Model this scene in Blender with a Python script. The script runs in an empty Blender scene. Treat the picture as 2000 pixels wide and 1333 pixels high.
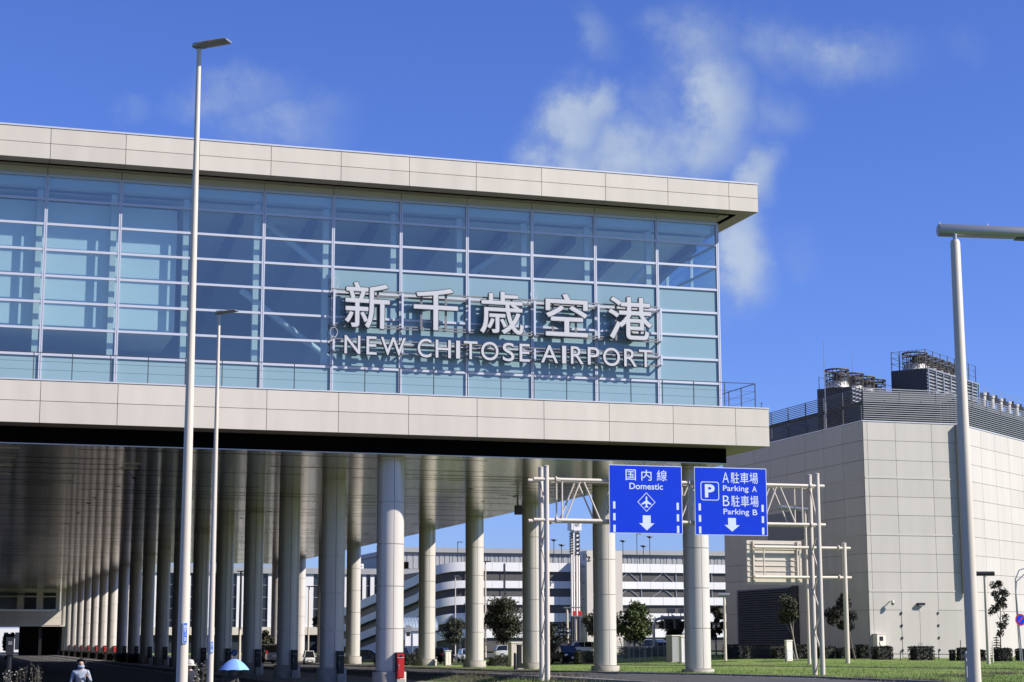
import bpy, bmesh, math, random
from mathutils import Vector, Matrix
random.seed(7)
SC = bpy.context.scene
COL = SC.collection
R = math.radians

# ------------------------------------------------------------------ camera
CAM = Vector((-46.626, -96.380, 2.2))
F, PITCH, ROLL, YAW = 3484.67, R(9.5166), R(-0.1577), R(17.5721)
fwd = Vector((math.sin(YAW) * math.cos(PITCH), math.cos(YAW) * math.cos(PITCH), math.sin(PITCH)))
rgt0 = Vector((math.cos(YAW), -math.sin(YAW), 0))
up0 = rgt0.cross(fwd)
cx = rgt0 * math.cos(ROLL) + up0 * math.sin(ROLL)
cy = -rgt0 * math.sin(ROLL) + up0 * math.cos(ROLL)
cam = bpy.data.cameras.new("camera")
cam.sensor_width = 36.0
cam.lens = F / 2000 * 36
cam.clip_start = 0.5
cam.clip_end = 6000
camo = bpy.data.objects.new("camera", cam)
COL.objects.link(camo)
camo.matrix_world = Matrix(((cx.x, cy.x, -fwd.x, CAM.x), (cx.y, cy.y, -fwd.y, CAM.y), (cx.z, cy.z, -fwd.z, CAM.z), (0, 0, 0, 1)))
SC.camera = camo

# ------------------------------------------------------------------ light
SUN_AZ, SUN_EL = R(56.5), R(36)          # azimuth measured from -Y towards +X
S = Vector((math.sin(SUN_AZ) * math.cos(SUN_EL), -math.cos(SUN_AZ) * math.cos(SUN_EL), math.sin(SUN_EL)))
sun = bpy.data.lights.new("sun", 'SUN')
sun.energy = 5.0
sun.angle = R(0.53)
sun.color = (1.0, 0.93, 0.82)
suno = bpy.data.objects.new("sun", sun)
COL.objects.link(suno)
suno.rotation_euler = S.to_track_quat('Z', 'Y').to_euler()
SC.view_settings.view_transform = 'Standard'
SC.view_settings.look = 'None'
SC.view_settings.gamma = 1
SC.view_settings.exposure = 0.82

def ray(px, py):
    X, Y = px - 1000, py - 666.5
    return (cx * X - cy * Y + fwd * F).normalized()

W = bpy.data.worlds.new("World")
SC.world = W
W.use_nodes = True
wn, wl = W.node_tree.nodes, W.node_tree.links
wn.clear()
def wnode(t, **k):
    n = wn.new(t)
    for a, b in k.items():
        setattr(n, a, b)
    return n
wout = wnode('ShaderNodeOutputWorld')
bg = wnode('ShaderNodeBackground')
sky = wnode('ShaderNodeTexSky', sky_type='NISHITA', sun_disc=False, sun_elevation=SUN_EL, sun_rotation=math.atan2(S.x, S.y))
sky.air_density, sky.dust_density, sky.ozone_density, sky.altitude = 1.0, 0.35, 3.0, 30
tint = wnode('ShaderNodeMix', data_type='RGBA', blend_type='MULTIPLY')
tint.inputs[0].default_value = 1.0
tint.inputs[7].default_value = (0.655, 0.83, 1.58, 1)
wl.new(sky.outputs[0], tint.inputs[6])
tc = wnode('ShaderNodeTexCoord')
def vmath(op, a, b=None):
    n = wnode('ShaderNodeVectorMath', operation=op)
    for i, v in enumerate((a, b)):
        if v is None: continue
        if hasattr(v, 'is_output'): wl.new(v, n.inputs[i])
        else: n.inputs[i].default_value = v
    return n
def fmath(op, a, b=None, c=None, clamp=False):
    n = wnode('ShaderNodeMath', operation=op, use_clamp=clamp)
    for i, v in enumerate((a, b, c)):
        if v is None: continue
        if hasattr(v, 'is_output'): wl.new(v, n.inputs[i])
        else: n.inputs[i].default_value = v
    return n.outputs[0]
dirn = tc.outputs['Generated']
warp = wnode('ShaderNodeTexNoise'); warp.inputs['Scale'].default_value = 34; warp.inputs['Detail'].default_value = 11
warp.inputs['Roughness'].default_value = 0.62
wl.new(dirn, warp.inputs['Vector'])
soft = wnode('ShaderNodeTexNoise'); soft.inputs['Scale'].default_value = 14; soft.inputs['Detail'].default_value = 5
wl.new(dirn, soft.inputs['Vector'])
# clouds stand at fixed compass bearings: (px-bearing, py-bearing, half width, half height, density)
clouds = [(1125, 245, 62, 62, 1.05), (1165, 215, 40, 45, .9), (1100, 300, 70, 60, .85), (1200, 300, 120, 70, .8), (1300, 285, 110, 75, .72), (1395, 215, 55, 95, .86), (1360, 300, 80, 60, .7), (1050, 330, 50, 30, .5),
          (1450, 480, 45, 95, .9), (1460, 365, 45, 45, .8), (1440, 420, 40, 60, .8), (1375, 110, 80, 85, .55), (1480, 90, 70, 60, .52), (1560, 95, 80, 45, .45), (1660, 110, 110, 45, .5), (1150, 65, 42, 55, .45), (1310, 45, 60, 40, .35),
          (470, 195, 110, 45, .46), (560, 250, 110, 50, .46), (640, 215, 60, 40, .34), (420, 215, 60, 40, .36), (260, 210, 40, 26, .3), (1500, 240, 50, 60, .42), (1280, 200, 70, 50, .45), (1560, 480, 60, 50, .3), (1880, 80, 50, 30, .25)]
wv3 = wnode('ShaderNodeTexNoise'); wv3.inputs['Scale'].default_value = 17; wv3.inputs['Detail'].default_value = 6; wv3.inputs['Roughness'].default_value = .6
wl.new(dirn, wv3.inputs['Vector'])
off = vmath('SCALE', vmath('SUBTRACT', wv3.outputs['Color'], (.5, .5, .5)).outputs[0]); off.inputs['Scale'].default_value = 0.055
dirw = vmath('ADD', dirn, off.outputs[0]).outputs[0]
acc = None
for (px, py, hw, hh, dn) in clouds:
    d = ray(px, py)
    ex = cx - d * cx.dot(d); ex.normalize(); ey = d.cross(ex)
    dx = vmath('DOT_PRODUCT', dirw, tuple(ex)).outputs['Value']
    dy = vmath('DOT_PRODUCT', dirw, tuple(ey)).outputs['Value']
    dz = vmath('DOT_PRODUCT', dirw, tuple(d)).outputs['Value']
    a = fmath('MULTIPLY', dx, F / hw); b = fmath('MULTIPLY', dy, F / hh)
    r2 = fmath('ADD', fmath('MULTIPLY', a, a), fmath('MULTIPLY', b, b))
    g = fmath('MULTIPLY', fmath('EXPONENT', fmath('MULTIPLY', r2, -0.55)), dn)
    g = fmath('MULTIPLY', g, fmath('GREATER_THAN', dz, 0.0))
    acc = g if acc is None else fmath('MAXIMUM', acc, g)
nz = fmath('ADD', fmath('MULTIPLY', fmath('SUBTRACT', warp.outputs['Fac'], 0.5), 1.9), fmath('MULTIPLY', fmath('SUBTRACT', soft.outputs['Fac'], 0.5), 0.5))
dens = fmath('ADD', fmath('MULTIPLY', acc, 1.12), fmath('MULTIPLY', nz, fmath('ADD', fmath('MULTIPLY', acc, 0.75), 0.05)))
mr = wnode('ShaderNodeMapRange', interpolation_type='SMOOTHSTEP')
mr.inputs['From Min'].default_value = 0.12; mr.inputs['From Max'].default_value = 1.02
mr.inputs['To Min'].default_value = 0.0; mr.inputs['To Max'].default_value = 0.84
wl.new(dens, mr.inputs['Value'])
cmix = wnode('ShaderNodeMix', data_type='RGBA')
wl.new(mr.outputs[0], cmix.inputs[0])
wl.new(tint.outputs[2], cmix.inputs[6])
shade = wnode('ShaderNodeMapRange', interpolation_type='SMOOTHSTEP'); shade.inputs['From Min'].default_value = .45; shade.inputs['From Max'].default_value = 1.35
wl.new(fmath('ADD', dens, fmath('MULTIPLY', fmath('SUBTRACT', soft.outputs['Fac'], 0.5), 1.6)), shade.inputs['Value'])
ccol = wnode('ShaderNodeMix', data_type='RGBA'); ccol.inputs[6].default_value = (3.6, 4.6, 6.5, 1); ccol.inputs[7].default_value = (5.4, 6.3, 7.4, 1)
wl.new(shade.outputs[0], ccol.inputs[0]); wl.new(ccol.outputs[2], cmix.inputs[7])
wl.new(cmix.outputs[2], bg.inputs['Color'])
bg.inputs['Strength'].default_value = 0.059
wl.new(bg.outputs[0], wout.inputs[0])

# ------------------------------------------------------------------ helpers
def tag(o, label=None, cat=None, group=None, kind=None):
    if label: o['label'] = label
    if cat: o['category'] = cat
    if group: o['group'] = group
    if kind: o['kind'] = kind
    return o
def thing(name, label, cat, loc=(0, 0, 0), rz=0, group=None):
    o = bpy.data.objects.new(name, None)
    COL.objects.link(o)
    o.location = loc
    o.rotation_euler = (0, 0, rz)
    o.empty_display_size = 0.2
    return tag(o, label, cat, group)
def copy_tree(o, parent=None):
    c = o.copy(); COL.objects.link(c); c.parent = parent
    for ch in o.children: copy_tree(ch, c)
    return c
class MB:
    def __init__(s): s.v, s.f, s.m = [], [], []
    def add(s, vs, fs, m=0):
        n = len(s.v); s.v += [tuple(v) for v in vs]
        s.f += [tuple(i + n for i in f) for f in fs]; s.m += [m] * len(fs)
        return s
    def box(s, x0, y0, z0, x1, y1, z1, m=0):
        return s.add([(x0, y0, z0), (x1, y0, z0), (x1, y1, z0), (x0, y1, z0), (x0, y0, z1), (x1, y0, z1), (x1, y1, z1), (x0, y1, z1)],
                     [(0, 3, 2, 1), (4, 5, 6, 7), (0, 1, 5, 4), (1, 2, 6, 5), (2, 3, 7, 6), (3, 0, 4, 7)], m)
    def obox(s, c, ax, ay, az, m=0):
        c, ax, ay, az = Vector(c), Vector(ax), Vector(ay), Vector(az)
        vs = [c + ax * a + ay * b + az * d for d in (-1, 1) for (a, b) in ((-1, -1), (1, -1), (1, 1), (-1, 1))]
        return s.add(vs, [(0, 3, 2, 1), (4, 5, 6, 7), (0, 1, 5, 4), (1, 2, 6, 5), (2, 3, 7, 6), (3, 0, 4, 7)], m)
    def bar(s, p, q, w, h=None, m=0):
        p, q = Vector(p), Vector(q); d = q - p
        h = h or w
        t = d.normalized(); a = Vector((0, 0, 1)) if abs(t.z) < .95 else Vector((1, 0, 0))
        x = t.cross(a).normalized(); y = x.cross(t)
        return s.obox((p + q) / 2, x * w / 2, d / 2, y * h / 2, m)
    def tube(s, pts, r, n=10, m=0, caps=True):
        pts = [Vector(p) for p in pts]
        rs = r if isinstance(r, (list, tuple)) else [r] * len(pts)
        rings = []; x = None
        for i, p in enumerate(pts):
            t = (pts[min(i + 1, len(pts) - 1)] - pts[max(i - 1, 0)]).normalized()
            if x is None:
                a = Vector((0, 0, 1)) if abs(t.z) < .9 else Vector((1, 0, 0))
                x = t.cross(a).normalized()
            else: x = (x - t * x.dot(t)).normalized()
            y = t.cross(x)
            rings.append([p + (x * math.cos(2 * math.pi * k / n) + y * math.sin(2 * math.pi * k / n)) * rs[i] for k in range(n)])
        vs = [v for rg in rings for v in rg]; fs = []
        for i in range(len(pts) - 1):
            for k in range(n):
                fs.append((i * n + k, i * n + (k + 1) % n, (i + 1) * n + (k + 1) % n, (i + 1) * n + k))
        if caps:
            fs.append(tuple(reversed(range(n)))); fs.append(tuple((len(pts) - 1) * n + k for k in range(n)))
        return s.add(vs, fs, m)
    def lathe(s, prof, c=(0, 0, 0), n=24, m=0):
        vs = []; fs = []
        for (r, z) in prof:
            vs += [(c[0] + r * math.cos(2 * math.pi * k / n), c[1] + r * math.sin(2 * math.pi * k / n), c[2] + z) for k in range(n)]
        for i in range(len(prof) - 1):
            for k in range(n):
                fs.append((i * n + k, i * n + (k + 1) % n, (i + 1) * n + (k + 1) % n, (i + 1) * n + k))
        fs.append(tuple(reversed(range(n)))); fs.append(tuple((len(prof) - 1) * n + k for k in range(n)))
        return s.add(vs, fs, m)
    def prism(s, poly, fr, depth, m=0):
        """poly in (a,b); fr=(origin, ea, eb, en); extruded along en by depth"""
        o, ea, eb, en = [Vector(q) for q in fr]
        n = len(poly)
        A = [o + ea * a + eb * b for a, b in poly]; B = [p + en * depth for p in A]
        fs = [tuple(range(n)), tuple(reversed(range(n, 2 * n)))]
        for i in range(n): j = (i + 1) % n; fs.append((i, i + n, j + n, j))
        return s.add(A + B, fs, m)
    def build(s, name, mats, parent=None, smooth=False, angle=None):
        me = bpy.data.meshes.new(name)
        me.from_pydata(s.v, [], s.f)
        if not isinstance(mats, (list, tuple)): mats = [mats]
        for mm in mats: me.materials.append(mm)
        if len(mats) > 1: me.polygons.foreach_set('material_index', s.m)
        bm = bmesh.new(); bm.from_mesh(me); bmesh.ops.recalc_face_normals(bm, faces=bm.faces); bm.to_mesh(me); bm.free()
        if smooth:
            me.polygons.foreach_set('use_smooth', [True] * len(me.polygons))
            if hasattr(me, 'set_sharp_from_angle'): me.set_sharp_from_angle(angle=R(angle or 40))
        me.update()
        o = bpy.data.objects.new(name, me); COL.objects.link(o)
        o.parent = parent
        return o

MATS = {}
ALB = .74
def mat(name, col, rough=0.6, metal=0.0, spec=0.5, noise=None, bump=None, coat=0.0, emit=None, island=None):
    """noise=(scale, amount[, stretch]) mottles the base colour; bump=(scale, strength, dist)"""
    col = tuple(c * ALB for c in col)
    m = bpy.data.materials.new(name); m.use_nodes = True
    nt = m.node_tree; n, l = nt.nodes, nt.links
    p = n['Principled BSDF']
    p.inputs['Base Color'].default_value = (*col, 1); p.inputs['Roughness'].default_value = rough
    p.inputs['Metallic'].default_value = metal; p.inputs['Specular IOR Level'].default_value = spec
    p.inputs['Coat Weight'].default_value = coat
    if emit: p.inputs['Emission Color'].default_value = (*emit[0], 1); p.inputs['Emission Strength'].default_value = emit[1]
    tcn = None
    if noise or bump:
        tcn = n.new('ShaderNodeTexCoord')
    if noise:
        mp = n.new('ShaderNodeMapping')
        if len(noise) > 2: mp.inputs['Scale'].default_value = noise[2]
        l.new(tcn.outputs['Object'], mp.inputs[0])
        t = n.new('ShaderNodeTexNoise'); t.inputs['Scale'].default_value = noise[0]; t.inputs['Detail'].default_value = 6
        l.new(mp.outputs[0], t.inputs['Vector'])
        mrn = n.new('ShaderNodeMapRange'); mrn.inputs['From Min'].default_value = .25; mrn.inputs['From Max'].default_value = .75
        mrn.inputs['To Min'].default_value = 1 - noise[1]; mrn.inputs['To Max'].default_value = 1 + noise[1]
        l.new(t.outputs['Fac'], mrn.inputs['Value'])
        vm = n.new('ShaderNodeVectorMath'); vm.operation = 'SCALE'; vm.inputs[0].default_value = col
        l.new(mrn.outputs[0], vm.inputs['Scale'])
        l.new(vm.outputs[0], p.inputs['Base Color'])
        if island:
            g = n.new('ShaderNodeNewGeometry'); mi = n.new('ShaderNodeMapRange'); mi.inputs['To Min'].default_value = island[0]; mi.inputs['To Max'].default_value = island[1]
            l.new(g.outputs['Random Per Island'], mi.inputs['Value']); v2 = n.new('ShaderNodeVectorMath'); v2.operation = 'SCALE'
            l.new(vm.outputs[0], v2.inputs[0]); l.new(mi.outputs[0], v2.inputs['Scale']); l.new(v2.outputs[0], p.inputs['Base Color'])
    if island and not noise:
        g = n.new('ShaderNodeNewGeometry')
        cr = n.new('ShaderNodeValToRGB')
        cr.color_ramp.elements[0].color = (*[c * island[0] for c in col], 1)
        cr.color_ramp.elements[1].color = (*[c * island[1] for c in col], 1)
        l.new(g.outputs['Random Per Island'], cr.inputs[0]); l.new(cr.outputs[0], p.inputs['Base Color'])
    if bump:
        t2 = n.new('ShaderNodeTexNoise'); t2.inputs['Scale'].default_value = bump[0]; t2.inputs['Detail'].default_value = 5
        l.new(tcn.outputs['Object'], t2.inputs['Vector'])
        bn = n.new('ShaderNodeBump'); bn.inputs['Strength'].default_value = bump[1]; bn.inputs['Distance'].default_value = bump[2]
        l.new(t2.outputs['Fac'], bn.inputs['Height']); l.new(bn.outputs[0], p.inputs['Normal'])
    MATS[name] = m
    return m

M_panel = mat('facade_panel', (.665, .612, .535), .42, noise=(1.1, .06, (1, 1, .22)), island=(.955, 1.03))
M_joint = mat('panel_joint', (.20, .19, .17), .8)
M_cap = mat('aluminium_cap', (.72, .73, .76), .32, .25)
M_mull = mat('mullion_aluminium', (.66, .68, .76), .38, .25)
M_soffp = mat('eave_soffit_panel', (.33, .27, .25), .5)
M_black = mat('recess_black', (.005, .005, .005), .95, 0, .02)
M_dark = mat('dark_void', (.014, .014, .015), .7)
M_spand = mat('spandrel_glass', (.27, .415, .49), .10, 0, .5, noise=(.10, .06), island=(.95, 1.05))
M_col = mat('column_cladding', (.70, .655, .595), .30, .15, .5, noise=(1.6, .05, (1, 1, .15)))
M_plinth = mat('plinth_concrete', (.42, .39, .345), .8, noise=(2.2, .16), bump=(14, .3, .01))
M_conc = mat('concrete', (.36, .345, .32), .85, noise=(1.2, .15))
M_int = mat('interior_wall', (.95, .95, .93), .7)
M_intc = mat('interior_ceiling', (.85, .86, .86), .6)
M_intd = mat('interior_floor', (.3, .3, .3), .5)
M_rib = mat('interior_steel_rib', (.10, .11, .13), .5)
M_white = mat('white_paint', (.98, .91, .80), .38, 0, .5, noise=(.9, .03))
M_cream = mat('cream_pole_paint', (.66, .595, .515), .42, 0, .5, noise=(2.5, .07, (1, 1, .12)))
M_letter = mat('letter_face', (.58, .59, .63), .45)
M_letside = mat('letter_side', (.05, .05, .055), .4, .3)
M_frame = mat('sign_frame_grey', (.22, .215, .21), .5, .3)
M_rail = mat('railing_dark', (.06, .065, .075), .45, .3)
M_blue = mat('sign_blue', (.0, .040, .64), .55, 0, .12, noise=(1.2, .05))
M_signw = mat('sign_white_film', (.62, .72, .84), .5)
M_plate = mat('plate_blue', (.05, .16, .62), .5)
M_red = mat('cabinet_red', (.48, .022, .024), .5, 0, .25)
M_redsh = mat('cabinet_red_shade', (.045, .04, .033), .6)  # cabinet red with the hall's shade painted in
M_blk = mat('black_paint', (.018, .018, .02), .35)
M_steel = mat('galvanised_steel', (.42, .44, .46), .38, .6)
M_asph = mat('asphalt', (.052, .052, .053), .9, noise=(.35, .22), bump=(30, .3, .01))
M_pave = mat('pavement', (.24, .225, .205), .85, noise=(.8, .15))
M_line = mat('road_marking', (.62, .61, .58), .7, noise=(3, .12))
M_kerb = mat('kerb_stone', (.30, .285, .26), .85, noise=(2, .15))
M_bark = mat('bark', (.13, .10, .08), .9, noise=(6, .3))
M_pbark = mat('pale_bark', (.34, .31, .28), .8, noise=(8, .35))
M_tank = mat('plant_wall_panel', (.525, .50, .465), .6, noise=(.9, .055, (1, 1, .12)), island=(.955, 1.035))
M_louv = mat('louver_slat', (.36, .385, .42), .42, .35)
M_louvd = mat('louver_dark', (.135, .15, .175), .5, .1)
M_ctower = mat('cooling_tower_casing', (.075, .08, .09), .5, .2)
M_rust = mat('cage_brown', (.075, .065, .055), .6, .3)
M_fanw = mat('fan_stack_white', (.55, .53, .50), .5)
M_ltwall = mat('parking_white_band', (.82, .82, .83), .6, noise=(.08, .05, (1, 1, .2)))
M_grcorr = mat('grey_cladding', (.36, .37, .38), .6, noise=(.5, .06, (1, 1, .01)))
M_pglass = mat('parking_opening', (.085, .08, .075), .5)
M_dglass = mat('dark_window', (.035, .045, .06), .08, 0, .6)
M_carblk = mat('car_paint_black', (.003, .003, .003), .4, 0, .12)
M_carwht = mat('car_paint_white', (.68, .69, .70), .2, 0, .5, coat=.8)
M_carslv = mat('car_paint_champagne', (.42, .39, .35), .25, .5, .5, coat=.8)
M_carblu = mat('car_paint_navy', (.02, .03, .06), .18, 0, .5, coat=.8)
M_glassd = mat('car_glass', (.012, .015, .02), .04, 0, .7)
M_tyre = mat('tyre', (.012, .012, .012), .8)
M_headl = mat('headlight', (.75, .78, .82), .1, .2)
M_tail = mat('tail_light', (.5, .02, .02), .25)
M_skin = mat('skin', (.52, .33, .24), .55)
M_hair = mat('hair', (.012, .010, .009), .5)
M_shirt = mat('shirt_blue_grey', (.30, .35, .43), .8, noise=(14, .15))
M_jean = mat('trousers_navy', (.04, .045, .07), .85)
M_grey = mat('grey_cloth', (.055, .05, .045), .85, noise=(10, .2))
M_beige = mat('beige_cloth', (.50, .42, .33), .85)
M_mask = mat('mask_blue', (.30, .40, .54), .8)
M_hat = mat('hat_white', (.55, .52, .48), .85)
M_navy = mat('navy_cloth', (.012, .016, .035), .85)
M_umb = mat('umbrella_cloth', (.24, .50, .84), .6)
M_umbd = mat('umbrella_cloth_dark', (.20, .36, .78), .6)
M_roofbl = mat('shelter_roof', (.36, .44, .52), .35, .3)
M_leaf = mat('leaf_green', (.060, .066, .036), .6, 0, .35, island=(.45, 1.55))
M_leaf2 = mat('leaf_bright', (.085, .12, .035), .6, 0, .35, island=(.5, 1.6))
M_leafd = mat('leaf_dark', (.034, .036, .026), .6, 0, .35, island=(.4, 1.5))
M_weed = mat('weed_leaf', (.16, .17, .10), .7, 0, .3, island=(.4, 1.9))
M_weedf = mat('weed_flower', (.5, .47, .42), .7, island=(.6, 1.2))
M_blade = mat('grass_blade', (.14, .20, .070), .85, 0, .0, island=(.5, 1.5))
M_dry = mat('dry_grass', (.13, .105, .075), .8, island=(.4, 1.5))

# grass sheet with mown, worn and tufted patches
M_grass = bpy.data.materials.new('grass_ground'); M_grass.use_nodes = True
n, l = M_grass.node_tree.nodes, M_grass.node_tree.links
gp_ = n['Principled BSDF']; gp_.inputs['Roughness'].default_value = .9
gp_.inputs['Specular IOR Level'].default_value = 0
tcg = n.new('ShaderNodeTexCoord')
ga = n.new('ShaderNodeTexNoise'); ga.inputs['Scale'].default_value = 2.2; ga.inputs['Detail'].default_value = 8
gb = n.new('ShaderNodeTexNoise'); gb.inputs['Scale'].default_value = .12; gb.inputs['Detail'].default_value = 3
l.new(tcg.outputs['Object'], ga.inputs['Vector']); l.new(tcg.outputs['Object'], gb.inputs['Vector'])
ra = n.new('ShaderNodeValToRGB')
ra.color_ramp.elements[0].position = .3; ra.color_ramp.elements[0].color = (.085, .132, .042, 1)
ra.color_ramp.elements[1].position = .72; ra.color_ramp.elements[1].color = (.16, .235, .075, 1)
l.new(ga.outputs['Fac'], ra.inputs[0])
rb = n.new('ShaderNodeValToRGB')
rb.color_ramp.elements[0].position = .42; rb.color_ramp.elements[0].color = (0, 0, 0, 1)
rb.color_ramp.elements[1].position = .75; rb.color_ramp.elements[1].color = (1, 1, 1, 1)
l.new(gb.outputs['Fac'], rb.inputs[0])
mx = n.new('ShaderNodeMix'); mx.data_type = 'RGBA'
l.new(rb.outputs[0], mx.inputs[0]); l.new(ra.outputs[0], mx.inputs[6]); mx.inputs[7].default_value = (.19, .23, .085, 1)
l.new(mx.outputs[2], gp_.inputs['Base Color'])
gbm = n.new('ShaderNodeBump'); gbm.inputs['Strength'].default_value = .7; gbm.inputs['Distance'].default_value = .08
l.new(ga.outputs['Fac'], gbm.inputs['Height']); l.new(gbm.outputs[0], gp_.inputs['Normal'])

# tinted curtain-wall glass
M_glass = bpy.data.materials.new('tinted_glass'); M_glass.use_nodes = True
n, l = M_glass.node_tree.nodes, M_glass.node_tree.links
n.remove(n['Principled BSDF'])
tr = n.new('ShaderNodeBsdfTransparent'); tr.inputs[0].default_value = (.66, .83, .88, 1)
gl = n.new('ShaderNodeBsdfGlossy'); gl.inputs['Roughness'].default_value = .02; gl.inputs['Color'].default_value = (1, 1, .84, 1)
fr = n.new('ShaderNodeLayerWeight'); fr.inputs['Blend'].default_value = .5
pw = n.new('ShaderNodeMath'); pw.operation = 'POWER'; pw.inputs[1].default_value = 3.0; l.new(fr.outputs['Facing'], pw.inputs[0])
ms = n.new('ShaderNodeMixShader'); ad = n.new('ShaderNodeMath'); ad.operation = 'ADD'; ad.inputs[1].default_value = .19
l.new(pw.outputs[0], ad.inputs[0]); gi = n.new('ShaderNodeNewGeometry'); vr = n.new('ShaderNodeMath'); vr.operation = 'MULTIPLY_ADD'; vr.inputs[1].default_value = .09; vr.inputs[2].default_value = -.03
l.new(gi.outputs['Random Per Island'], vr.inputs[0]); ad2 = n.new('ShaderNodeMath'); ad2.operation = 'ADD'; l.new(ad.outputs[0], ad2.inputs[0]); l.new(vr.outputs[0], ad2.inputs[1])
l.new(ad2.outputs[0], ms.inputs[0]); l.new(tr.outputs[0], ms.inputs[1]); l.new(gl.outputs[0], ms.inputs[2])
l.new(ms.outputs[0], n['Material Output'].inputs[0])

# polished aluminium spandrel ceiling: strips along X, each strip slightly buckled
M_ceil = bpy.data.materials.new('strip_ceiling'); M_ceil.use_nodes = True
n, l = M_ceil.node_tree.nodes, M_ceil.node_tree.links
pc = n['Principled BSDF']; pc.inputs['Metallic'].default_value = .85; pc.inputs['Roughness'].default_value = .11
pc.inputs['Base Color'].default_value = (.66, .60, .52, 1)
tcc = n.new('ShaderNodeTexCoord')
mpc = n.new('ShaderNodeMapping'); mpc.inputs['Scale'].default_value = (.25, 1.0, 1)
l.new(tcc.outputs['Object'], mpc.inputs[0])
nc = n.new('ShaderNodeTexNoise'); nc.inputs['Scale'].default_value = 1.8; nc.inputs['Detail'].default_value = 4; nc.inputs['Roughness'].default_value = .65
l.new(mpc.outputs[0], nc.inputs['Vector'])
mp2 = n.new('ShaderNodeMapping'); mp2.inputs['Scale'].default_value = (.02, 1.0, 1)
l.new(tcc.outputs['Object'], mp2.inputs[0])
wv = n.new('ShaderNodeTexWave'); wv.wave_type = 'BANDS'; wv.bands_direction = 'Y'; wv.inputs['Scale'].default_value = 1.55
wv.inputs['Distortion'].default_value = .15
l.new(mp2.outputs[0], wv.inputs['Vector'])
b1 = n.new('ShaderNodeBump'); b1.inputs['Strength'].default_value = .26; b1.inputs['Distance'].default_value = .05
b2 = n.new('ShaderNodeBump'); b2.inputs['Strength'].default_value = .22; b2.inputs['Distance'].default_value = .02
l.new(nc.outputs['Fac'], b1.inputs['Height']); l.new(wv.outputs['Fac'], b2.inputs['Height'])
l.new(b1.outputs[0], b2.inputs['Normal']); l.new(b2.outputs[0], pc.inputs['Normal'])

# ------------------------------------------------------------------ ground shape
def sst(a, b, x):
    t = max(0, min(1, (x - a) / (b - a))); return t * t * (3 - 2 * t)
def lerp_tab(tab, x):
    if x <= tab[0][0]: return tab[0][1]
    for (a, va), (b, vb) in zip(tab, tab[1:]):
        if x <= b:
            t = (x - a) / (b - a); t = t * t * (3 - 2 * t)
            return va + (vb - va) * t
    return tab[-1][1]
LEFT = [(-96, 0), (-45, -.05), (-8, -.6), (500, -.75)]
RIGHT = [(-96, 0), (-35, .18), (2, .27), (22, .08), (52, -.08), (100, -.36), (500, -.75)]
def g(x, y):
    a = sst(-21, -15, x)
    r = lerp_tab(RIGHT, y)
    w = sst(6, 28, x) * sst(-10, 45, y) * (1 - sst(100, 200, y))
    r = r + (0.5 - r) * w
    return lerp_tab(LEFT, y) * (1 - a) + r * a
def P(px, py, y=None, dist=None, z=None):
    """point on the pixel's ray at the plane Y=y, at horizontal distance dist or at height z"""
    d = ray(px, py)
    if y is not None: t = (y - CAM.y) / d.y
    elif z is not None: t = (z - CAM.z) / d.z
    else: t = dist / math.hypot(d.x, d.y)
    return CAM + d * t
def gp(px, py):
    d = ray(px, py); a, b = 5.0, 900.0
    for _ in range(60):
        m_ = (a + b) / 2; q = CAM + d * m_
        if q.z > g(q.x, q.y): a = m_
        else: b = m_
    return CAM + d * a
def onground(px, dist):
    q = P(px, 1250, dist=dist); q.z = g(q.x, q.y); return q
def mpp(q):        # metres per photo pixel at a point
    return (q - CAM).dot(fwd) / F
def sheet(name, poly_rows, material, dz):
    """poly_rows: list of (left xy, right xy) stations; draped on the ground"""
    mb = MB(); nacross = 10; rows = []
    for (A, B) in poly_rows:
        rows.append([(A[0] + (B[0] - A[0]) * k / nacross, A[1] + (B[1] - A[1]) * k / nacross) for k in range(nacross + 1)])
    vs = [(x, y, g(x, y) + dz) for r_ in rows for (x, y) in r_]; fs = []
    w = nacross + 1
    for i in range(len(rows) - 1):
        for k in range(nacross): fs.append((i * w + k, i * w + k + 1, (i + 1) * w + k + 1, (i + 1) * w + k))
    mb.add(vs, fs)
    o = mb.build(name, material, smooth=True)
    return tag(o, kind='structure')
def strip(name, pts, width, material, dz, step=2.0):
    """ribbon along a polyline"""
    line = []
    for (x0, y0), (x1, y1) in zip(pts, pts[1:]):
        L = math.hypot(x1 - x0, y1 - y0); k = max(1, int(L / step))
        line += [(x0 + (x1 - x0) * i / k, y0 + (y1 - y0) * i / k) for i in range(k)]
    line.append(pts[-1]); st = []
    for i, (x, y) in enumerate(line):
        a = line[max(i - 1, 0)]; b = line[min(i + 1, len(line) - 1)]
        L = math.hypot(b[0] - a[0], b[1] - a[1]) or 1
        nx, ny = -(b[1] - a[1]) / L, (b[0] - a[0]) / L
        st.append(((x + nx * width / 2, y + ny * width / 2), (x - nx * width / 2, y - ny * width / 2)))
    return st

def axis(dense, lo, hi):
    a, b, stp = dense; xs = []
    x = a
    while x > lo: x -= max(stp, (a - x) * .25); xs.append(x)
    xs = xs[::-1]; x = a
    while x < b: xs.append(x); x += stp
    while x < hi: xs.append(x); x += max(stp, (x - b) * .25)
    return xs
gx = axis((-60, 70, 2.5), -3500, 3500); gy = axis((-60, 160, 2.5), -300, 5000)
mb = MB(); nx = len(gx)
mb.add([(x, y, g(x, y)) for y in gy for x in gx], [(j * nx + i, j * nx + i + 1, (j + 1) * nx + i + 1, (j + 1) * nx + i) for j in range(len(gy) - 1) for i in range(nx - 1)])
tag(mb.build('ground', M_grass, smooth=True), kind='structure')

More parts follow.
